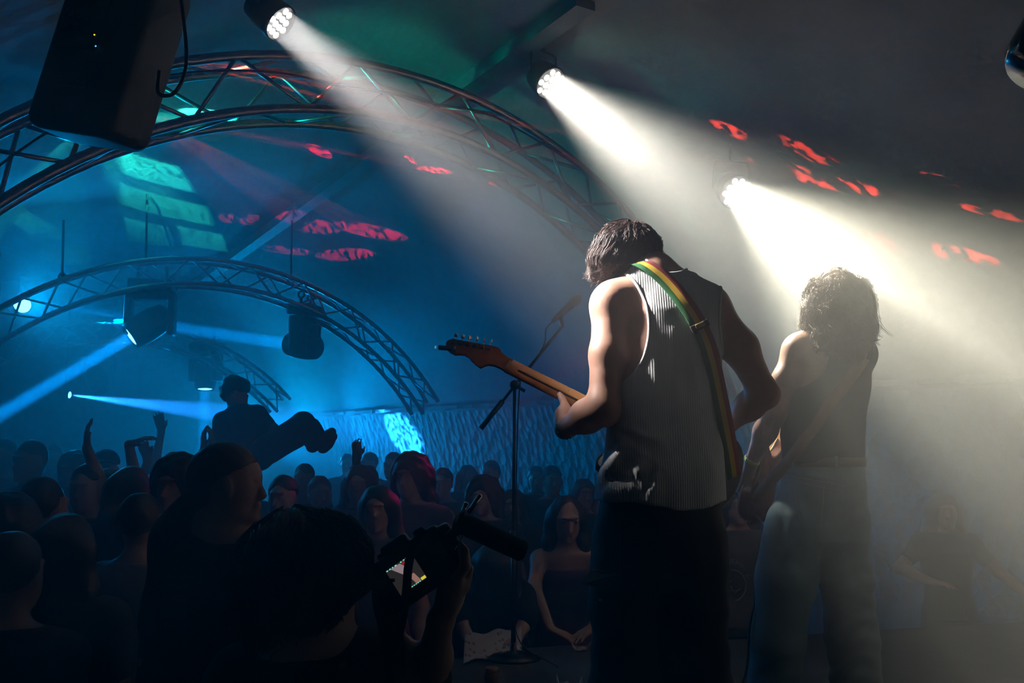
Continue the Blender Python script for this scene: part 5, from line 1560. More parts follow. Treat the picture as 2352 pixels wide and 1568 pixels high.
paths = grow(phb, U(690, 1320), U(690, 1300) + np.array([-0.02, 0.0, 0.10]), 420, 83, L0=0.06, L1=0.12, down=0.06, curl=0.25, lift_k=0.010, fly=0.15, zfly=0.0, bias=(0.2, -0.6, 0.4), clump=5, stray=0.004)
locks(paths, 0.0016, 0.0006, 4).build('hair_locks', M_HBRN, pho, True)
T = SDF(0.008)
T.cone(U(690, 1516), s1, 0.066, 0.074, 0.05); T.cone(U(710, 1512), s2, 0.064, 0.072, 0.05)
T.loft([(0.80, hc_[0], fd_ + 0.02, 0.195, 0.145), (1.02, hc_[0], fd_ + 0.02, 0.19, 0.14), (1.22, hc_[0], fd_ + 0.02, 0.215, 0.14), (zt, hc_[0] + 0.005, fd_ + 0.02, 0.15, 0.11)], 2.2, 0.05)
T.cone(s2, s2 * 0.1 + e1 * 0.9, 0.074, 0.064, 0.03); T.cone(s1, s1 + np.array([0.03, 0.02, -0.17]), 0.074, 0.066, 0.03)
link('t_shirt', T.mesh('t_shirt', disp=lambda v, N: 0.005 * wob(v, 24, 84), smooth=1), M_SHBLK, ph)
Q = SDF(0.012)
for sx in (-0.09, 0.09):
    q0 = np.array([hc_[0] + sx, fd_ + 0.02, 0.0]); Q.chain([q0 + np.array([0, 0, 0.86]), q0 + np.array([0, 0, 0.5]), q0 + np.array([0, 0.02, 0.10])], [0.11, 0.085, 0.075], 0.04)
link('trousers', Q.mesh('trousers'), M_TRDK, ph)

# ---- the camera in his hands
cd_ = 1.86
cc = P(956, 1306, cd_)
cr = P(1010, 1269, cd_ + 0.005) - cc; cr /= np.linalg.norm(cr)
cu = P(908, 1260, cd_) - cc; cu -= cr * (cu @ cr); cu /= np.linalg.norm(cu)
cn = np.cross(cr, cu)
if cn[1] > 0: cn = -cn
CR = np.column_stack([cr, cu, np.cross(cr, cu)])
ck = empty('video_camera', cc, 'black camera tilted in the hands of the photographer, small lit screen', 'camera')
m = MB(); m.rbox(cc - cn * 0.0375, (0.160, 0.108, 0.075), CR, 0.012); m.build('body', M_BLACK, ck, True)
m = MB(); m.rbox(cc - cn * 0.0365 + cr * 0.084 + cu * -0.004, (0.036, 0.098, 0.085), CR, 0.012); m.build('grip', M_BLACK, ck, True)
m = MB(); m.rbox(cc - cn * 0.034 + cu * 0.060 + cr * -0.012, (0.06, 0.028, 0.06), CR, 0.008); m.build('viewfinder', M_BLACK, ck, True)
m = MB(); m.lathe([(0.034, 0), (0.036, 0.02), (0.034, 0.09), (0.037, 0.10), (0.030, 0.10), (0.0005, 0.095)], cc - cn * 0.06, frame_to(-cn), 24); m.build('lens', M_BLACK, ck, True)
for k in (-0.045, 0.040):
    m = MB(); m.lathe([(0.010, 0), (0.010, 0.008), (0.008, 0.010), (0.0004, 0.010)], cc - cn * 0.03 + cu * 0.055 + cr * k, frame_to(cu), 16); m.build('dial', M_BLACKM, ck, True)
sc0 = cc + cn * 0.0022 + cr * -0.022 + cu * 0.002
def quad(name, u0, v0, u1, v1, m_, z=0.0, skew=0.0):
    u0, v0, u1, v1, skew = u0 * 1.28, v0 * 1.28, u1 * 1.28, v1 * 1.28, skew * 1.28
    b = MB(); b.add([sc0 + cr * (u0) + cu * v0 + cn * z, sc0 + cr * u1 + cu * v0 + cn * z, sc0 + cr * (u1 + skew) + cu * v1 + cn * z, sc0 + cr * (u0 + skew) + cu * v1 + cn * z], [(0, 1, 2, 3)])
    return b.build(name, m_, ck)
def glow(name, c, s): return mat(name, tuple(x * 0.05 for x in c), rough=0.3, emit=c, estr=s)
m = MB(); m.rbox(sc0 + cn * -0.001, (0.078, 0.073, 0.004), CR, 0.002); m.build('screen_frame', M_BLACKM, ck, True)
quad('screen', -0.024, -0.022, 0.024, 0.022, glow('screen_grey', (0.10, 0.085, 0.085), 0.22), 0.0015)
quad('screen_beam', -0.004, 0.003, 0.012, 0.020, glow('screen_pink', (0.55, 0.42, 0.45), 0.5), 0.0019, -0.012)
quad('screen_red', 0.004, 0.014, 0.012, 0.020, glow('screen_red', (0.5, 0.05, 0.06), 0.4), 0.0021, -0.004)
quad('screen_figure', 0.006, -0.020, 0.015, -0.004, glow('screen_flesh', (0.6, 0.32, 0.25), 0.5), 0.0019, -0.004)
quad('screen_bar', 0.0155, -0.021, 0.0235, -0.0165, glow('screen_yellow', (0.7, 0.65, 0.05), 1.0), 0.0022)
tg = glow('screen_teal', (0.2, 0.85, 0.65), 0.9)
rg = random.Random(3)
for k in range(9):
    u = -0.023 + k * 0.0050
    if k in (4,): continue
    quad('screen_icon', u, 0.0195 + rg.uniform(0, 0.0006), u + 0.0022 + rg.uniform(0, 0.0014), 0.0215, tg, 0.0023)
for k in range(5):
    u = -0.003 + k * 0.0036
    quad('screen_icon', u, -0.0212, u + 0.0022, -0.0196, tg, 0.0023)
# strap hanging across the screen
spts = crom([P(975, 1215, 1.828), P(950, 1255, 1.822), P(938, 1300, 1.815), P(934, 1350, 1.815), P(925, 1420, 1.828), P(905, 1500, 1.848), P(890, 1580, 1.874)], 5)
vv, ff, _ = ribbon(spts, [(0.1, -1, 0.1)] * len(spts), 0.017, 0.0025)
link('strap', mesh_from('strap', vv, ff), M_SHBLK, ck, True)
spts = crom([P(880, 1330, 1.848), P(882, 1380, 1.874), P(895, 1440, 1.901), P(905, 1500, 1.914), P(900, 1600, 1.980)], 5)
vv, ff, _ = ribbon(spts, [(0.1, -1, 0.1)] * len(spts), 0.046, 0.003)
link('strap', mesh_from('strap', vv, ff), M_SHBLK, ck, True)
# ---- shotgun microphone on its mount
mk = empty('shotgun_microphone', P(1055, 1195, 1.822), 'black foam-covered shotgun microphone mounted on the photographer camera', 'microphone')
a0, a1 = P(1050, 1196, 1.828), P(1206, 1268, 1.848)
ax1 = (a1 - a0) / np.linalg.norm(a1 - a0)
m = MB(); m.lathe([(0.006, -0.006), (0.019, -0.003), (0.0215, 0.004), (0.0210, np.linalg.norm(a1 - a0) - 0.006), (0.0165, np.linalg.norm(a1 - a0)), (0.0004, np.linalg.norm(a1 - a0) + 0.001)], a0, frame_to(ax1), 22)
m.build('foam_cover', mat('black_foam', (0.010, 0.010, 0.011), rough=0.95, bump=0.6, bscale=500), mk, True)
m = MB(); m.rbox(P(1045, 1222, 1.835), (0.036, 0.018, 0.030), CR, 0.004); m.build('mount', M_BLACKM, mk, True)
for (x0, y0, x1, y1) in ((1059, 1186, 1072, 1154), (1076, 1176, 1104, 1136)):
    m = MB(); m.tube([P(x0, y0, 1.375), P(x1, y1, 1.37)], 0.0036, 8); m.build('rail', M_CHROME, mk, True)
m = MB(); m.tube([P(1066, 1228, 1.808), P(1046, 1262, 1.815)], 0.0022, 6); m.build('shoe_screw', M_CHROME, mk, True)

# ---- the woman at the stage edge
wd = 5.12
wm = empty('person', P(1300, 1300, wd) * np.array([1, 1, 0]), 'dark-haired woman in strapless top leaning on the front of the stage', 'person')
U = lambda x, y, o=0.0: P(x, y, wd + o)
S = SDF(0.007)
hw_ = U(1302, 1190); Rw = rotm((0, 0, 1), 8) @ rotm((1, 0, 0), 12)
add_head(S, hw_, Rw, 0.98)
S.cone(U(1302, 1225, 0.02), U(1300, 1262, 0.05), 0.048, 0.055, 0.03)
wl, wr_ = U(1238, 1285, 0.05), U(1366, 1285, 0.05)
S.cone(U(1300, 1262, 0.05), wl, 0.05, 0.048, 0.05); S.cone(U(1300, 1262, 0.05), wr_, 0.05, 0.048, 0.05)
z0 = U(1300, 1260)[2]
S.loft([(0.55, hw_[0], wd + 0.22, 0.16, 0.12), (0.80, hw_[0], wd + 0.18, 0.135, 0.10), (1.0, hw_[0], wd + 0.09, 0.145, 0.105), (z0 - 0.03, hw_[0], wd + 0.05, 0.13, 0.085)], 2.2, 0.05)
hl, hr_ = np.array([U(1262, 1440, -0.20)[0], wd - 0.36, ST + 0.055]), np.array([U(1355, 1440, -0.2)[0], wd - 0.34, ST + 0.06])
S.chain([wl, np.array([wl[0] - 0.03, wd - 0.10, 0.98]), hl], [0.045, 0.036, 0.023], 0.03); add_hand(S, hl, (0.9, -0.35, -0.25), (0, 0, -1), 1, 0.92, 0.25)
S.chain([wr_, np.array([wr_[0] + 0.05, wd - 0.08, 0.98]), hr_], [0.045, 0.036, 0.023], 0.03); add_hand(S, hr_, (-0.6, -0.6, -0.2), (0, 0, -1), -1, 0.92, 0.25)
for sx in (-0.08, 0.08): S.chain([np.array([hw_[0] + sx, wd + 0.24, 0.6]), np.array([hw_[0] + sx, wd + 0.26, 0.4]), np.array([hw_[0] + sx, wd + 0.3, 0.07]), np.array([hw_[0] + sx, wd + 0.18, 0.04])], [0.09, 0.06, 0.042, 0.034], 0.03)
link('body', S.mesh('body', smooth=1), M_SKIN, wm)
T = SDF(0.009)
T.loft([(0.42, hw_[0], wd + 0.24, 0.21, 0.16), (0.62, hw_[0], wd + 0.22, 0.175, 0.135), (0.82, hw_[0], wd + 0.17, 0.148, 0.115), (1.0, hw_[0], wd + 0.09, 0.158, 0.120), (1.06, hw_[0], wd + 0.07, 0.152, 0.11)], 2.2, 0.04)
link('dress', T.mesh('dress', disp=lambda v, N: 0.004 * wob(v, 30, 91), smooth=1), mat('plum_dress', (0.10, 0.055, 0.10), rough=0.8, var=0.2), wm)
H = SDF(0.008)
H.ell(hw_ + np.array([0, 0.02, 0.02]), (0.098, 0.10, 0.108), None, 0.03)
H.chain([hw_ + np.array([-0.07, 0.02, 0]), hw_ + np.array([-0.095, 0.03, -0.13]), hw_ + np.array([-0.09, 0.03, -0.22])], [0.05, 0.04, 0.02], 0.04)
H.chain([hw_ + np.array([0.07, 0.02, 0]), hw_ + np.array([0.095, 0.03, -0.13]), hw_ + np.array([0.10, 0.02, -0.24])], [0.05, 0.042, 0.02], 0.04)
H.ell(hw_ + np.array([0, -0.09, -0.035]), (0.057, 0.075, 0.092), Rw, 0.02, 'd')
link('hair', H.mesh('hair', disp=lambda v, N: 0.006 * wob(v, 70, 92)), M_HBLK, wm)
M_EYE = mat('eye_makeup', (0.01, 0.008, 0.01), rough=0.6); M_LIP = mat('dark_lips', (0.16, 0.03, 0.04), rough=0.4)
def facemark(c, R, k, parent):
    for sx in (-1, 1):
        e = MB(); e.lathe([(0.0005, -0.004), (0.006, 0.0), (0.0005, 0.004)], (0, 0, 0), None, 10)
        e.v = [tuple(c + R @ (np.array([v[0] * 2.6, v[1] * 1.0, v[2] * 1.6]) + np.array([0.033 * sx, -0.0975, 0.008]) * k)) for v in e.v]; e.build('eye', M_EYE, parent, True)
    e = MB(); e.lathe([(0.0005, -0.006), (0.008, 0.0), (0.0005, 0.006)], (0, 0, 0), None, 10)
    e.v = [tuple(c + R @ (np.array([v[0] * 2.4, v[1] * 0.8, v[2] * 1.1]) + np.array([0, -0.103, -0.071]) * k)) for v in e.v]; e.build('lips', M_LIP, parent, True)
facemark(hw_, Rw, 0.98, wm)

# ---- the pale figure in the haze on the right
q = P(2168, 1128, 5.62); sc_ = 1.0
me = figure(q[2] / 1.0117 , armL=(np.array([-0.30, -0.02, 1.0]), np.array([-0.2, -0.24, 0.95]), (0.5, -0.8, 0), (0, 0, -1)), armR=(np.array([0.28, -0.05, 0.98]), np.array([0.42, -0.20, 0.82]), (0.6, -0.5, -0.4), (0, 0, -1)), hair='long', vox=0.009, seed=61, head_turn=-22)
q[2] = 0
put(me, q, 0, mset(mat('dark_green_top', (0.03, 0.035, 0.03), rough=0.9), mat('fair_hair', (0.30, 0.20, 0.10), rough=0.5), M_SKIN), 'pale faced spectator with bare arms half lost in the haze at the right', 'crowd on the dance floor')
# ---- a spectator in a shirt with a ring emblem, between the two guitarists
rd = 5.25
q = P(1690, 1110, rd)
ring_me = figure(q[2] / 1.012, hair='long', vox=0.011, seed=66)
q[2] = 0
rp = put(ring_me, q, 0, mset(M_SHMD, M_HBRN, M_SKIN), 'spectator in a grey t-shirt with a pale ring emblem between the guitarists', 'crowd on the dance floor')
rs = [c for c in rp.children if c.name.startswith('shirt')][0]
rb = BVHTree.FromPolygons([v.co + rp.location for v in ring_me['shirt'].vertices], [tuple(p.vertices) for p in ring_me['shirt'].polygons])
M_EMB = mat('pale_emblem_print', (0.42, 0.41, 0.38), rough=0.9)
def on_shirt(x, y, b=0.004):
    h = cast(rb, x, y, b)
    return h if h is not None else P(x, y, rd - 0.14)
def emblem(line, r, name='emblem'):
    o = MB().tube([on_shirt(x, y) for x, y in line], r, 5); e = o.build(name, M_EMB, None, True)
    e.location -= rp.location; e.parent = rs
cxr, cyr = 1682, 1345
emblem([(cxr + 31 * math.cos(a), cyr + 36 * math.sin(a)) for a in np.linspace(-1.6, 1.35, 30)], 0.0042)
emblem([(1676, 1354), (1692, 1358), (1700, 1352)], 0.0026); emblem([(1678, 1345), (1686, 1362)], 0.0026); emblem([(1693, 1355), (1686, 1368)], 0.0026); emblem([(1677, 1340), (1679, 1332)], 0.0026)
# lettering set on an arc around the ring
fc = bpy.data.curves.new('letter', 'FONT'); fc.body = 'X'
for k, ch in enumerate('EBEAST A'):
    if ch == ' ': continue
    a = -1.95 + k * 0.22
    c_ = bpy.data.curves.new('letter', 'FONT'); c_.body = ch; c_.size = 0.038; c_.extrude = 0.0008; c_.align_x = 'CENTER'
    o_ = bpy.data.objects.new('letter_tmp', c_); COL.objects.link(o_)
    dg = bpy.context.evaluated_depsgraph_get()
    lm = bpy.data.meshes.new_from_object(o_.evaluated_get(dg)); bpy.data.objects.remove(o_)
    p_ = on_shirt(cxr + 44 * math.cos(a), cyr + 50 * math.sin(a), 0.006)
    M_ = Matrix.Translation(V(p_)) @ Matrix.Rotation(-(a + math.pi / 2), 4, 'Y') @ Matrix.Rotation(math.pi / 2, 4, 'X')
    lm.transform(M_); lo_ = link('letter', lm, M_EMB, None, False); lo_.location -= rp.location; lo_.parent = rs
# ---- a dark figure crouched at the stage edge with a patterned cloth
ks = P(1128, 1310, 4.78); kk = empty('person', (ks[0], ks[1] + 0.02, 0), 'crouching figure in black leaning on the stage below the microphone stand', 'person')
S = SDF(0.010)
hk = P(1140, 1300, 4.80); add_head(S, hk, rotm((0, 0, 1), 25) @ rotm((1, 0, 0), 40), 0.92)
S.chain([hk + np.array([0, 0.03, -0.06]), P(1132, 1370, 4.90), P(1125, 1450, 5.02)], [0.055, 0.13, 0.15], 0.06)
for sx in (-1, 1):
    sh_ = P(1132 + 62 * sx, 1372, 4.86); el = P(1132 + 80 * sx, 1420, 4.70); wr = np.array([P(1132 + 55 * sx, 1450, 4.6)[0], 4.62, ST + 0.045])
    S.chain([sh_, el, wr], [0.055, 0.042, 0.027], 0.03); add_hand(S, wr, (-sx * 0.5, -0.8, 0), (0, 0, -1), -sx)
    S.chain([np.array([ks[0] + 0.09 * sx, 5.08, 0.62]), np.array([ks[0] + 0.1 * sx, 5.0, 0.40]), np.array([ks[0] + 0.1 * sx, 5.12, 0.08]), np.array([ks[0] + 0.1 * sx, 5.0, 0.04])], [0.10, 0.07, 0.05, 0.035], 0.03)
link('body', S.mesh('body', smooth=1), M_SK3, kk)
T = SDF(0.010)
T.chain([P(1134, 1350, 4.89), P(1130, 1385, 4.92), P(1125, 1455, 5.02)], [0.13, 0.185, 0.20], 0.05)
for sx in (-1, 1):
    sh_ = P(1132 + 62 * sx, 1372, 4.86); el = P(1132 + 80 * sx, 1420, 4.70); T.chain([sh_, el], [0.075, 0.06], 0.03); T.cone(P(1132, 1365, 4.9), sh_, 0.08, 0.075, 0.05)
link('jacket', T.mesh('jacket', disp=lambda v, N: 0.008 * wob(v, 40, 95)), mat('black_fleece', (0.006, 0.006, 0.007), rough=1.0), kk)
H = SDF(0.010); H.ell(hk + np.array([0, -0.01, 0.0]), (0.125, 0.135, 0.135), None, 0.03); H.chain([hk + np.array([-0.05, 0.02, 0]), hk + np.array([-0.09, -0.03, -0.15])], [0.07, 0.04], 0.04); H.chain([hk + np.array([0.05, 0.02, 0]), hk + np.array([0.09, -0.03, -0.15])], [0.07, 0.04], 0.04)
link('hair', H.mesh('hair', disp=lambda v, N: 0.008 * wob(v, 60, 96)), M_HBLK, kk)
Q = SDF(0.012)
for sx in (-1, 1): Q.chain([np.array([ks[0] + 0.09 * sx, 5.08, 0.64]), np.array([ks[0] + 0.1 * sx, 5.0, 0.40]), np.array([ks[0] + 0.1 * sx, 5.12, 0.10])], [0.12, 0.09, 0.07], 0.04)
link('trousers', Q.mesh('trousers'), M_TRDK, kk)
# ================================================================== loudspeaker, microphone stand and small things
# ---- hanging loudspeaker, top left
spc = P(262, 130, 2.75)
k_ = F_PX / 2.75
ex = P(398, 150, 2.70) - P(112, 118, 2.84); ex /= np.linalg.norm(ex)
ez = P(262, 0, 2.75) - P(240, 340, 2.70); ez -= ex * (ez @ ex); ez /= np.linalg.norm(ez)
ey = np.cross(ez, ex)
SR_ = np.column_stack([ex, ey, ez])
sp_ = empty('loudspeaker', spc, 'black hanging loudspeaker seen from behind at the top left', 'loudspeaker')
bm = bmesh.new(); bmesh.ops.create_cube(bm, size=1)
for v in bm.verts:
    f = 1.0 if v.co.y < 0 else 0.90
    v.co = Vector((v.co.x * 0.335 * f, v.co.y * 0.22, v.co.z * 0.58 * (1.0 if v.co.y < 0 else 0.94)))
bmesh.ops.bevel(bm, geom=list(bm.edges), offset=0.045, segments=5, profile=0.5, affect='EDGES')
bm.verts.index_update()
m = MB(); m.add([spc + SR_ @ np.array(v.co) for v in bm.verts], [[v.index for v in f.verts] for f in bm.faces]); bm.free()
m.build('cabinet', mat('speaker_plastic', (0.016, 0.016, 0.018), rough=0.5, bump=0.25, bscale=350), sp_, True)
fl = lambda x, y, z: spc + SR_ @ np.array([x, y, z])
m = MB(); m.rbox(fl(-0.045, -0.112, 0.085), (0.17, 0.010, 0.24), SR_, 0.004); m.build('amplifier_panel', M_BLACKM, sp_, True)
for (x, z) in ((-0.085, 0.03), (-0.045, 0.03), (-0.085, -0.005), (-0.05, 0.075), (-0.09, 0.075)):
    m = MB(); m.lathe([(0.012, 0), (0.011, 0.012), (0.0004, 0.013)], fl(x, -0.118, z), frame_to(-ey), 14); m.build('knob', M_BLACK, sp_, True)
for (x, y, c) in ((217, 80, (0.9, 0.7, 0.05)), (220, 106, (0.1, 0.6, 1.0))):
    p_ = P(x, y, 2.5); rel = SR_.T @ (p_ - spc)
    # on the panel plane
    o0 = np.array([0, 0, CAMZ]); dr = p_ - o0; t_ = ((fl(0, -0.119, 0) - o0) @ ey) / (dr @ ey); q = o0 + dr * t_
    MB().lathe([(0.0028, 0), (0.002, 0.002), (0.0003, 0.0025)], q, frame_to(-ey), 8).build('indicator', glow('led_%d' % x, c, 1.5), sp_, True)
m = MB(); m.rbox(fl(-0.005, -0.114, -0.150), (0.11, 0.012, 0.018), SR_, 0.005); m.build('handle', M_BLACKM, sp_, True)
for zz in (0.33,):
    m = MB(); m.tube([fl(-0.12, 0, 0.29), fl(-0.12, 0, 0.42), fl(0.12, 0, 0.42), fl(0.12, 0, 0.29)], 0.012, 8); m.build('hanging_bracket', M_BLACKM, sp_, True)
pw = crom([fl(-0.035, -0.13, 0.50), fl(-0.03, -0.135, 0.30), fl(-0.030, -0.13, 0.10), fl(-0.028, -0.125, 0.045)], 8)
tag(MB().tube(pw, 0.0035, 6).build('power_cable', M_CABLE, None, True), 'thin cable hanging down the back of the loudspeaker', 'cable')
cb = crom([fl(0.18, 0.0, 0.22), fl(0.24, 0.02, 0.06), fl(0.26, 0.02, -0.03), fl(0.24, 0.02, -0.09), fl(0.205, 0.0, -0.10), fl(0.185, 0.0, -0.03)], 8)
tag(MB().tube(cb, 0.006, 7).build('coiled_cable', M_CABLE, None, True), 'black cable looping beside the right edge of the loudspeaker', 'cable')
# cables run along the near truss
cb = crom([near_pt(math.radians(a), 0.02 + 0.05 * math.sin(a * 0.9), -0.19 + 0.02 * math.sin(a * 0.5)) for a in range(-44, 26, 6)], 5)
tag(MB().tube(cb, 0.006, 6).build('truss_cable', M_CABLE, None, True), 'black cable strung along the near arched truss', 'cable')
# ---- dark lamp housing cut by the right edge of the picture
lc = P(2432, 85, 2.2)
dl = empty('stage_lamp', lc, 'dark lamp housing cut off by the right edge of the picture', 'stage light')
MB().lathe([(0.02, 0.17), (0.075, 0.15), (0.095, 0.05), (0.10, -0.08), (0.085, -0.11), (0.0004, -0.115)], lc, frame_to((0.5, 0.1, 0.85)), 26).build('housing', mat('glossy_black_shell', (0.01, 0.01, 0.01), rough=0.15, coat=0.6), dl, True)
MB().tube([lc + np.array([0.05, 0, 0.1]), lc + np.array([0.10, 0.05, 0.62])], 0.014, 8).build('hanger', M_BLACKM, dl, True)
# ---- microphone stand
md_ = 4.40
ms = empty('microphone_stand', np.array([P(1178, 1300, md_)[0], md_, ST]), 'black boom microphone stand at the front of the stage', 'microphone stand')
xm = P(1179, 1000, md_)[0]
pv = P(1182, 884, md_)
pole = MB(); pole.tube([np.array([xm, md_, ST + 0.02]), np.array([xm, md_, ST + 0.55])], 0.012, 10); pole.tube([np.array([xm, md_, ST + 0.55]), pv], 0.0085, 10); pole.build('pole', M_BLACKM, ms, True)
MB().lathe([(0.13, 0.0), (0.128, 0.010), (0.06, 0.020), (0.018, 0.035), (0.015, 0.07)], np.array([xm, md_, ST]), None, 30).build('base', M_BLACKM, ms, True)
MB().lathe([(0.016, -0.03), (0.018, -0.02), (0.018, 0.03), (0.014, 0.035)], np.array([xm, md_, ST + 0.55]), None, 14).build('clutch', M_BLACK, ms, True)
bo_, be = P(1104, 984, md_ + 0.02), P(1292, 748, md_ - 0.02)
bx = (be - bo_) / np.linalg.norm(be - bo_)
MB().tube([bo_, be], 0.0075, 10).build('boom', M_BLACKM, ms, True)
MB().tube([bo_, bo_ + bx * 0.17], 0.013, 10).build('counterweight', M_BLACK, ms, True)
c = MB(); c.lathe([(0.020, -0.018), (0.024, -0.010), (0.024, 0.010), (0.020, 0.018)], pv, frame_to((0, 1, 0)), 16); c.tube([pv, pv + np.array([0.05, 0, -0.03])], 0.008, 8); c.build('boom_clamp', M_BLACK, ms, True)
# ---- the microphone in its clip
m0, m1 = P(1272, 735, md_ - 0.05), P(1334, 679, md_ - 0.07)
mx = (m1 - m0) / np.linalg.norm(m1 - m0)
mc = empty('microphone', m0, 'dark vocal microphone clipped to the boom stand', 'microphone')
MB().lathe([(0.010, -0.01), (0.012, 0.0), (0.017, 0.07), (0.021, 0.11), (0.022, 0.118), (0.0004, 0.12)], m0, frame_to(mx), 18).build('handle', M_BLACK, mc, True)
MB().lathe([(0.020, 0.112), (0.0265, 0.125), (0.0275, 0.140), (0.024, 0.158), (0.014, 0.172), (0.0004, 0.176)], m0, frame_to(mx), 18).build('grille', mat('dark_mesh_grille', (0.10, 0.10, 0.11), rough=0.5, metal=0.7, bump=0.5, bscale=900), mc, True)
MB().tube([be, m0 + mx * 0.045 + np.array([0.0, 0, -0.022]), m0 + mx * 0.055], 0.009, 8).build('clip', M_BLACK, mc, True)
mcb = crom([m0 - mx * 0.01, m0 - mx * 0.05 + np.array([0, 0, -0.01]), P(1250, 790, md_ - 0.03), P(1222, 840, md_ - 0.02), P(1195, 880, md_ - 0.03), np.array([xm + 0.015, md_ - 0.02, 1.6]), np.array([xm + 0.018, md_ - 0.02, 1.2]), np.array([xm + 0.02, md_ - 0.02, ST + 0.1]), np.array([xm + 0.2, md_ - 0.2, ST + 0.006])], 8)
tag(MB().tube(mcb, 0.0035, 6).build('microphone_cable', M_CABLE, None, True), 'black cable running from the microphone down its stand', 'cable')
# ---- on the stage floor
jp = np.array([P(1130, 1560, 3.86)[0], 3.86, ST])
jr = empty('glass_jar', jp, 'small amber glass jar standing on the stage floor', 'jar')
MB().lathe([(0.0005, 0.002), (0.026, 0.0), (0.030, 0.008), (0.032, 0.045), (0.030, 0.062), (0.023, 0.070), (0.023, 0.072)], jp, None, 22).build('glass', mat('amber_glass', (0.30, 0.15, 0.06), rough=0.1, trans=0.3), jr, True)
MB().lathe([(0.026, 0.070), (0.027, 0.072), (0.027, 0.084), (0.025, 0.086), (0.0004, 0.086)], jp, None, 22).build('lid', mat('brass_lid', (0.45, 0.28, 0.12), rough=0.35, metal=0.7), jr, True)
rg = random.Random(5)
def crumple(px, py, d, w, h, label, name, m_, seed):
    c = np.array([P(px, py, d)[0], d, ST + 0.004]); vs, fs = [], []
    r_ = random.Random(seed)
    for j in range(6):
        for i in range(8):
            vs.append(c + np.array([(i / 7 - 0.5) * w, (j / 5 - 0.5) * h, abs(r_.gauss(0, 0.012)) + 0.02 * (i in (0, 7))]))
    for j in range(5):
        for i in range(7):
            a = j * 8 + i; fs.append((a, a + 1, a + 9, a + 8))
    o = link(name, mesh_from(name, vs, fs), m_, None, False)
    md = o.modifiers.new('thick', 'SOLIDIFY'); md.thickness = 0.002
    return tag(o, label, 'paper')
M_PAPER = mat('white_paper', (0.55, 0.58, 0.56), rough=0.8)
crumple(1308, 1566, 3.83, 0.10, 0.07, 'crumpled white paper on the stage floor by the black trousers', 'paper', M_PAPER, 2)
crumple(1335, 1462, 4.55, 0.09, 0.07, 'crumpled napkin by the hand of the leaning woman', 'napkin', mat('napkin_paper', (0.32, 0.24, 0.20), rough=0.9), 4)
# patterned cloth over the stage edge
vs, fs = [], []
for j in range(9):
    for i in range(15):
        u, v = i / 14, j / 8
        vs.append(P(1072 + 126 * u, 1442, 4.58 + 0.004 * math.sin(u * 20)) * np.array([1, 0, 0]) + np.array([0, 4.53 - 0.16 * v + 0.20 * (u - 0.5), ST + 0.012 + 0.085 * (1 - v) ** 2 + 0.008 * math.sin(u * 14 + v * 5)]))
for j in range(8):
    for i in range(14):
        a = j * 15 + i; fs.append((a, a + 15, a + 16, a + 1))
mcl = bpy.data.materials.new('floral_cloth'); mcl.use_nodes = True
nt = mcl.node_tree; tc = nt.nodes.new('ShaderNodeTexCoord'); vo = nt.nodes.new('ShaderNodeTexVoronoi'); vo.inputs['Scale'].default_value = 34
nt.links.new(tc.outputs['Object'], vo.inputs['Vector'])
rp_ = nt.nodes.new('ShaderNodeValToRGB'); rp_.color_ramp.elements[0].color = (0.10, 0.03, 0.05, 1); rp_.color_ramp.elements[0].position = 0.22; rp_.color_ramp.elements[1].color = (0.55, 0.48, 0.50, 1); rp_.color_ramp.elements[1].position = 0.36
nt.links.new(vo.outputs['Distance'], rp_.inputs['Fac']); nt.links.new(rp_.outputs['Color'], nt.nodes['Principled BSDF'].inputs['Base Color']); nt.nodes['Principled BSDF'].inputs['Roughness'].default_value = 0.9
cl = link('patterned_cloth', mesh_from('patterned_cloth', vs, fs), mcl, None, True)
md = cl.modifiers.new('thick', 'SOLIDIFY'); md.thickness = 0.003
tag(cl, 'pale floral patterned cloth lying at the front edge of the stage', 'cloth')
# cables draped on the right wall
for (pts_, lab) in (([(2160, 812, 6.3), (2210, 826, 6.1), (2270, 845, 5.95), (2380, 880, 5.6)], 'dark cable sagging across the right wall towards the edge'),
                    ([(2140, 790, 6.4), (2180, 770, 6.3), (2230, 760, 6.1), (2300, 812, 5.8), (2370, 800, 5.6)], 'thin looping cable above the sagging one on the right wall')):
    tag(MB().tube(crom([P(*p) for p in pts_], 8), 0.012, 6).build('wall_cable', M_CABLE, None, True), lab, 'cable')

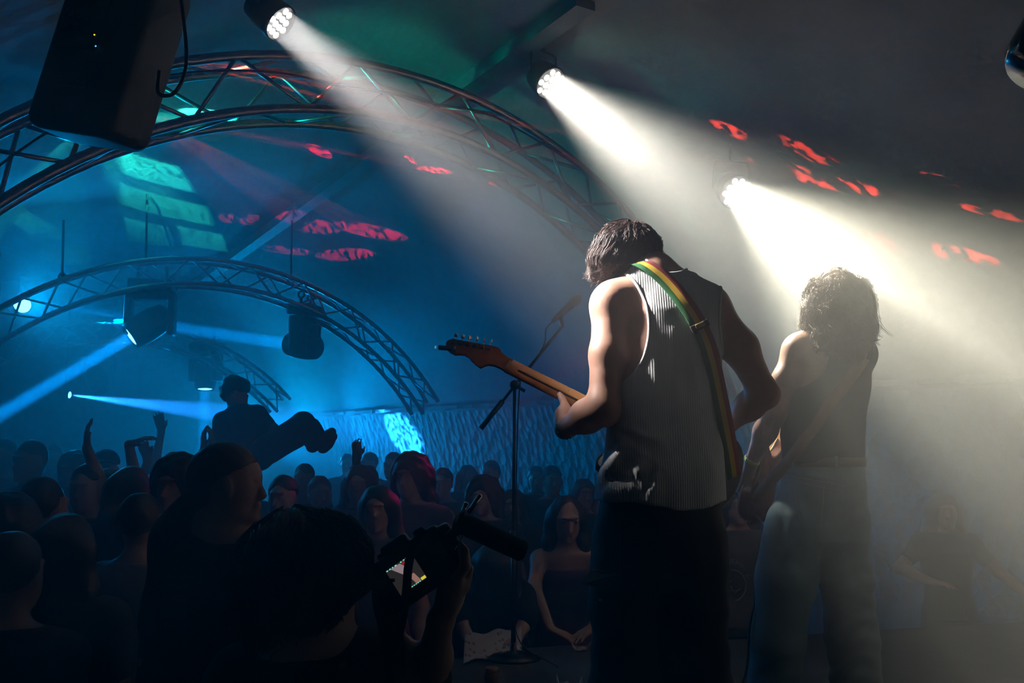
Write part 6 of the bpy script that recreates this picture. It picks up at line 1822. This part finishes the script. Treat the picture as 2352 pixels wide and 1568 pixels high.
# ================================================================== coloured effect lights with gobos
def gobo(L, patches, noise=0.0, nscale=30.0, lo=0.45, hi=0.6):
    """shape a spot by a procedural slide: patches are (u, v, ru, rv, degrees) on the plane one metre ahead"""
    L.use_nodes = True
    nt = L.node_tree
    em = [n for n in nt.nodes if n.type == 'EMISSION'][0]
    tc = nt.nodes.new('ShaderNodeTexCoord')
    sep = nt.nodes.new('ShaderNodeSeparateXYZ'); nt.links.new(tc.outputs['Normal'], sep.inputs[0])
    def mth(op, a, b=None):
        n = nt.nodes.new('ShaderNodeMath'); n.operation = op
        for i, x in enumerate((a, b)):
            if x is None: continue
            if isinstance(x, (int, float)): n.inputs[i].default_value = x
            else: nt.links.new(x, n.inputs[i])
        return n.outputs[0]
    az = mth('ABSOLUTE', sep.outputs[2])
    u, v = mth('DIVIDE', sep.outputs[0], az), mth('DIVIDE', sep.outputs[1], az)
    cmb = nt.nodes.new('ShaderNodeCombineXYZ'); nt.links.new(u, cmb.inputs[0]); nt.links.new(v, cmb.inputs[1])
    acc = None
    for (pu, pv_, ru, rv, deg, box) in patches:
        mp = nt.nodes.new('ShaderNodeMapping'); mp.vector_type = 'TEXTURE'
        mp.inputs['Location'].default_value = (pu, pv_, 0); mp.inputs['Rotation'].default_value = (0, 0, math.radians(deg)); mp.inputs['Scale'].default_value = (ru, rv, 1)
        nt.links.new(cmb.outputs[0], mp.inputs['Vector'])
        s2 = nt.nodes.new('ShaderNodeSeparateXYZ'); nt.links.new(mp.outputs[0], s2.inputs[0])
        if box:
            r = mth('MAXIMUM', mth('ABSOLUTE', s2.outputs[0]), mth('ABSOLUTE', s2.outputs[1]))
        else:
            ln = nt.nodes.new('ShaderNodeVectorMath'); ln.operation = 'LENGTH'; nt.links.new(mp.outputs[0], ln.inputs[0]); r = ln.outputs['Value']
        mr = nt.nodes.new('ShaderNodeMapRange'); mr.inputs['From Min'].default_value = 1.0; mr.inputs['From Max'].default_value = 0.82
        mr.inputs['To Min'].default_value = 0.0; mr.inputs['To Max'].default_value = 1.0
        nt.links.new(r, mr.inputs['Value'])
        acc = mr.outputs[0] if acc is None else mth('MAXIMUM', acc, mr.outputs[0])
    if noise > 0:
        nz = nt.nodes.new('ShaderNodeTexNoise'); nz.inputs['Scale'].default_value = nscale; nz.inputs['Detail'].default_value = 4
        nt.links.new(cmb.outputs[0], nz.inputs['Vector'])
        mr = nt.nodes.new('ShaderNodeMapRange'); mr.inputs['From Min'].default_value = lo; mr.inputs['From Max'].default_value = hi
        nt.links.new(nz.outputs['Fac'], mr.inputs['Value'])
        acc = mth('MULTIPLY', acc, mr.outputs[0])
    nt.links.new(acc, em.inputs['Strength'])
def effect_light(loc, aim, col, power, shapes, label, noise, nscale, lo=0.45, hi=0.6, cone=None):
    """shapes: (x, y, half length px, half width px, degrees in the picture, box) where they land on the vault"""
    loc = np.array(loc)
    c = loc
    R = frame_to(np.array(aim) - c)
    root = empty('effect_light', c, label, 'stage light', 'small coloured effect lights')
    mb1 = MB(); mb1.rbox(c - R[:, 2] * 0.09, (0.13, 0.11, 0.13), R, 0.015); mb1.build('housing', M_BLACK, root, True)
    MB().lathe([(0.035, -0.022), (0.03, -0.012), (0.0004, -0.008)], c, R, 16).build('lens', M_BLACKM, root, True)
    MB().tube([c - R[:, 2] * 0.09, c - R[:, 2] * 0.09 + np.array([0, 0, 0.16])], 0.010, 8).build('bracket', M_BLACKM, root, True)
    lo_ = lamp('lamp', 'SPOT', c + R[:, 2] * 0.01, aim, col, power, root, spot_size=math.radians(160), spot_blend=0.0, shadow_soft_size=0.004)
    q = (V(aim) - V(loc)).to_track_quat('-Z', 'Y').to_matrix(); q = np.array(q)
    def uv(x, y):
        d = q.T @ (hit_vault(x, y) - (c + R[:, 2] * 0.01)); return np.array([d[0], d[1]]) / -d[2]
    pt = []; amax = 0
    for (x, y, hl, hw, deg, box) in shapes:
        a = math.radians(deg)
        c0 = uv(x, y); e1 = uv(x + math.cos(a) * hl, y + math.sin(a) * hl) - c0; e2 = uv(x - math.sin(a) * hw, y + math.cos(a) * hw) - c0
        ang = math.degrees(math.atan2(e1[1], e1[0]))
        n1 = np.array([-e1[1], e1[0]]) / (np.linalg.norm(e1) + 1e-9)
        pt.append((c0[0], c0[1], np.linalg.norm(e1), max(0.003, abs(e2 @ n1)), ang, box))
        amax = max(amax, np.linalg.norm(c0) + np.linalg.norm(e1) + 0.02)
    lo_.data.spot_size = min(math.radians(170), 2 * math.atan(amax))
    gobo(lo_.data, pt, noise, nscale, lo, hi)
    return root
effect_light(P(190, 285, 4.8), hit_vault(260, 430), (0.02, 0.85, 0.62), POWER['teal'],
    [(345, 388, 85, 28, 14, True), (378, 470, 108, 26, 12, True), (105, 545, 110, 34, 20, True), (455, 5, 60, 14, -6, True), (480, 262, 70, 14, 4, False), (340, 532, 55, 24, 10, True), (465, 548, 55, 22, 10, True)],
    'teal effect light on the near truss hidden beside the loudspeaker', 1.0, 60.0, 0.25, 0.5)
effect_light(P(325, 262, 4.7), hit_vault(1000, 420), (1.0, 0.0, 0.045), POWER['red'],
    [(738, 347, 25, 14, 10, False), (520, 497, 22, 13, 0, False), (568, 500, 24, 12, -20, False), (700, 510, 75, 20, 8, False), (840, 525, 90, 16, 10, False), (790, 582, 70, 16, -4, False), (660, 575, 60, 10, 4, False), (995, 390, 40, 8, 4, False), (945, 367, 14, 6, 20, False), (1140, 422, 26, 6, 6, False)],
    'red effect light under the near truss pointing down the vault', 1.0, 75.0, 0.44, 0.54)
effect_light(P(330, 120, 4.35), hit_vault(1900, 430), (1.0, 0.05, 0.03), POWER['red'] * 1.2,
    [(1740, 320, 165, 22, 17, False), (1820, 395, 180, 20, 14, False), (1950, 425, 45, 13, 14, False), (2080, 560, 200, 17, 10, False), (2200, 580, 90, 16, 12, False), (2260, 485, 90, 10, 12, False), (1430, 412, 40, 5, 34, False), (1550, 440, 40, 4, 36, False), (2150, 410, 60, 8, 16, False)],
    'red effect light under the near truss pointing over the stage', 1.0, 80.0, 0.46, 0.55)
# a magenta wash on the crowd
MAG_A = 40.0
for a_ in range(30, 66):
    if 1405 < pix(np.array([near_pt(math.radians(a_), -0.25, 0.0)]))[0][0] < 1470: MAG_A = float(a_)
print('MAG', MAG_A, pix(np.array([near_pt(math.radians(MAG_A), -0.25, 0.0)])))
mc_ = near_pt(math.radians(MAG_A), -0.25, 0.0)
mroot = empty('wash_light', mc_, 'small red wash light under the near truss aimed at the crowd', 'stage light', 'small coloured effect lights')
Rm = frame_to(P(700, 1150, 5.0) - mc_)
MB().lathe([(0.03, -0.12), (0.05, -0.10), (0.055, 0.0), (0.05, 0.0), (0.047, -0.01), (0.0004, -0.012)], mc_, Rm, 18).build('housing', M_BLACK, mroot, True)
MB().tube([mc_ - Rm[:, 2] * 0.05, mc_ - Rm[:, 2] * 0.05 + np.array([0, 0, 0.2])], 0.010, 8).build('bracket', M_BLACKM, mroot, True)
ml = lamp('lamp', 'SPOT', mc_ + Rm[:, 2] * 0.02, P(740, 1215, 4.6), (1.0, 0.0, 0.28), POWER['magenta'], mroot, spot_size=math.radians(36), spot_blend=0.9, shadow_soft_size=0.02)
gobo(ml.data, [(0, 0, 0.42, 0.30, 0, False)], 1.0, 16.0, 0.46, 0.60)

gobo(las.data, [(0, 0, 0.09, 0.09, 0, False)], 1.0, 75.0, 0.42, 0.58)

wash(52, 698, 8.6, P(420, 560, 7.0), (0.0, 0.36, 1.0), POWER['wash'] * 0.6, 'bright blue wash light glinting through the left of the middle truss', 100)
wash(585, 1000, 13.8, P(660, 800, 8.0), (0.0, 0.38, 1.0), POWER['wash'] * 1.6, 'unseen blue wash light added at the far end behind the crowd surfer', 104)  # lamp added out of sight for the blue glow in the haze
wash(600, 1015, 12.6, P(1180, 960, 10.0), (0.0, 0.32, 1.0), POWER['wash'] * 1.6, 'unseen blue wash light added behind the crowd surfer to brighten the stone wall', 62)  # extra lamp out of sight, added to brighten the blue wall
wash(165, 235, 4.3, P(1240, 330, 5.6), (0.0, 0.80, 0.48), POWER['tealwash'], 'teal wash light behind the hanging loudspeaker', 60, br=0.10)
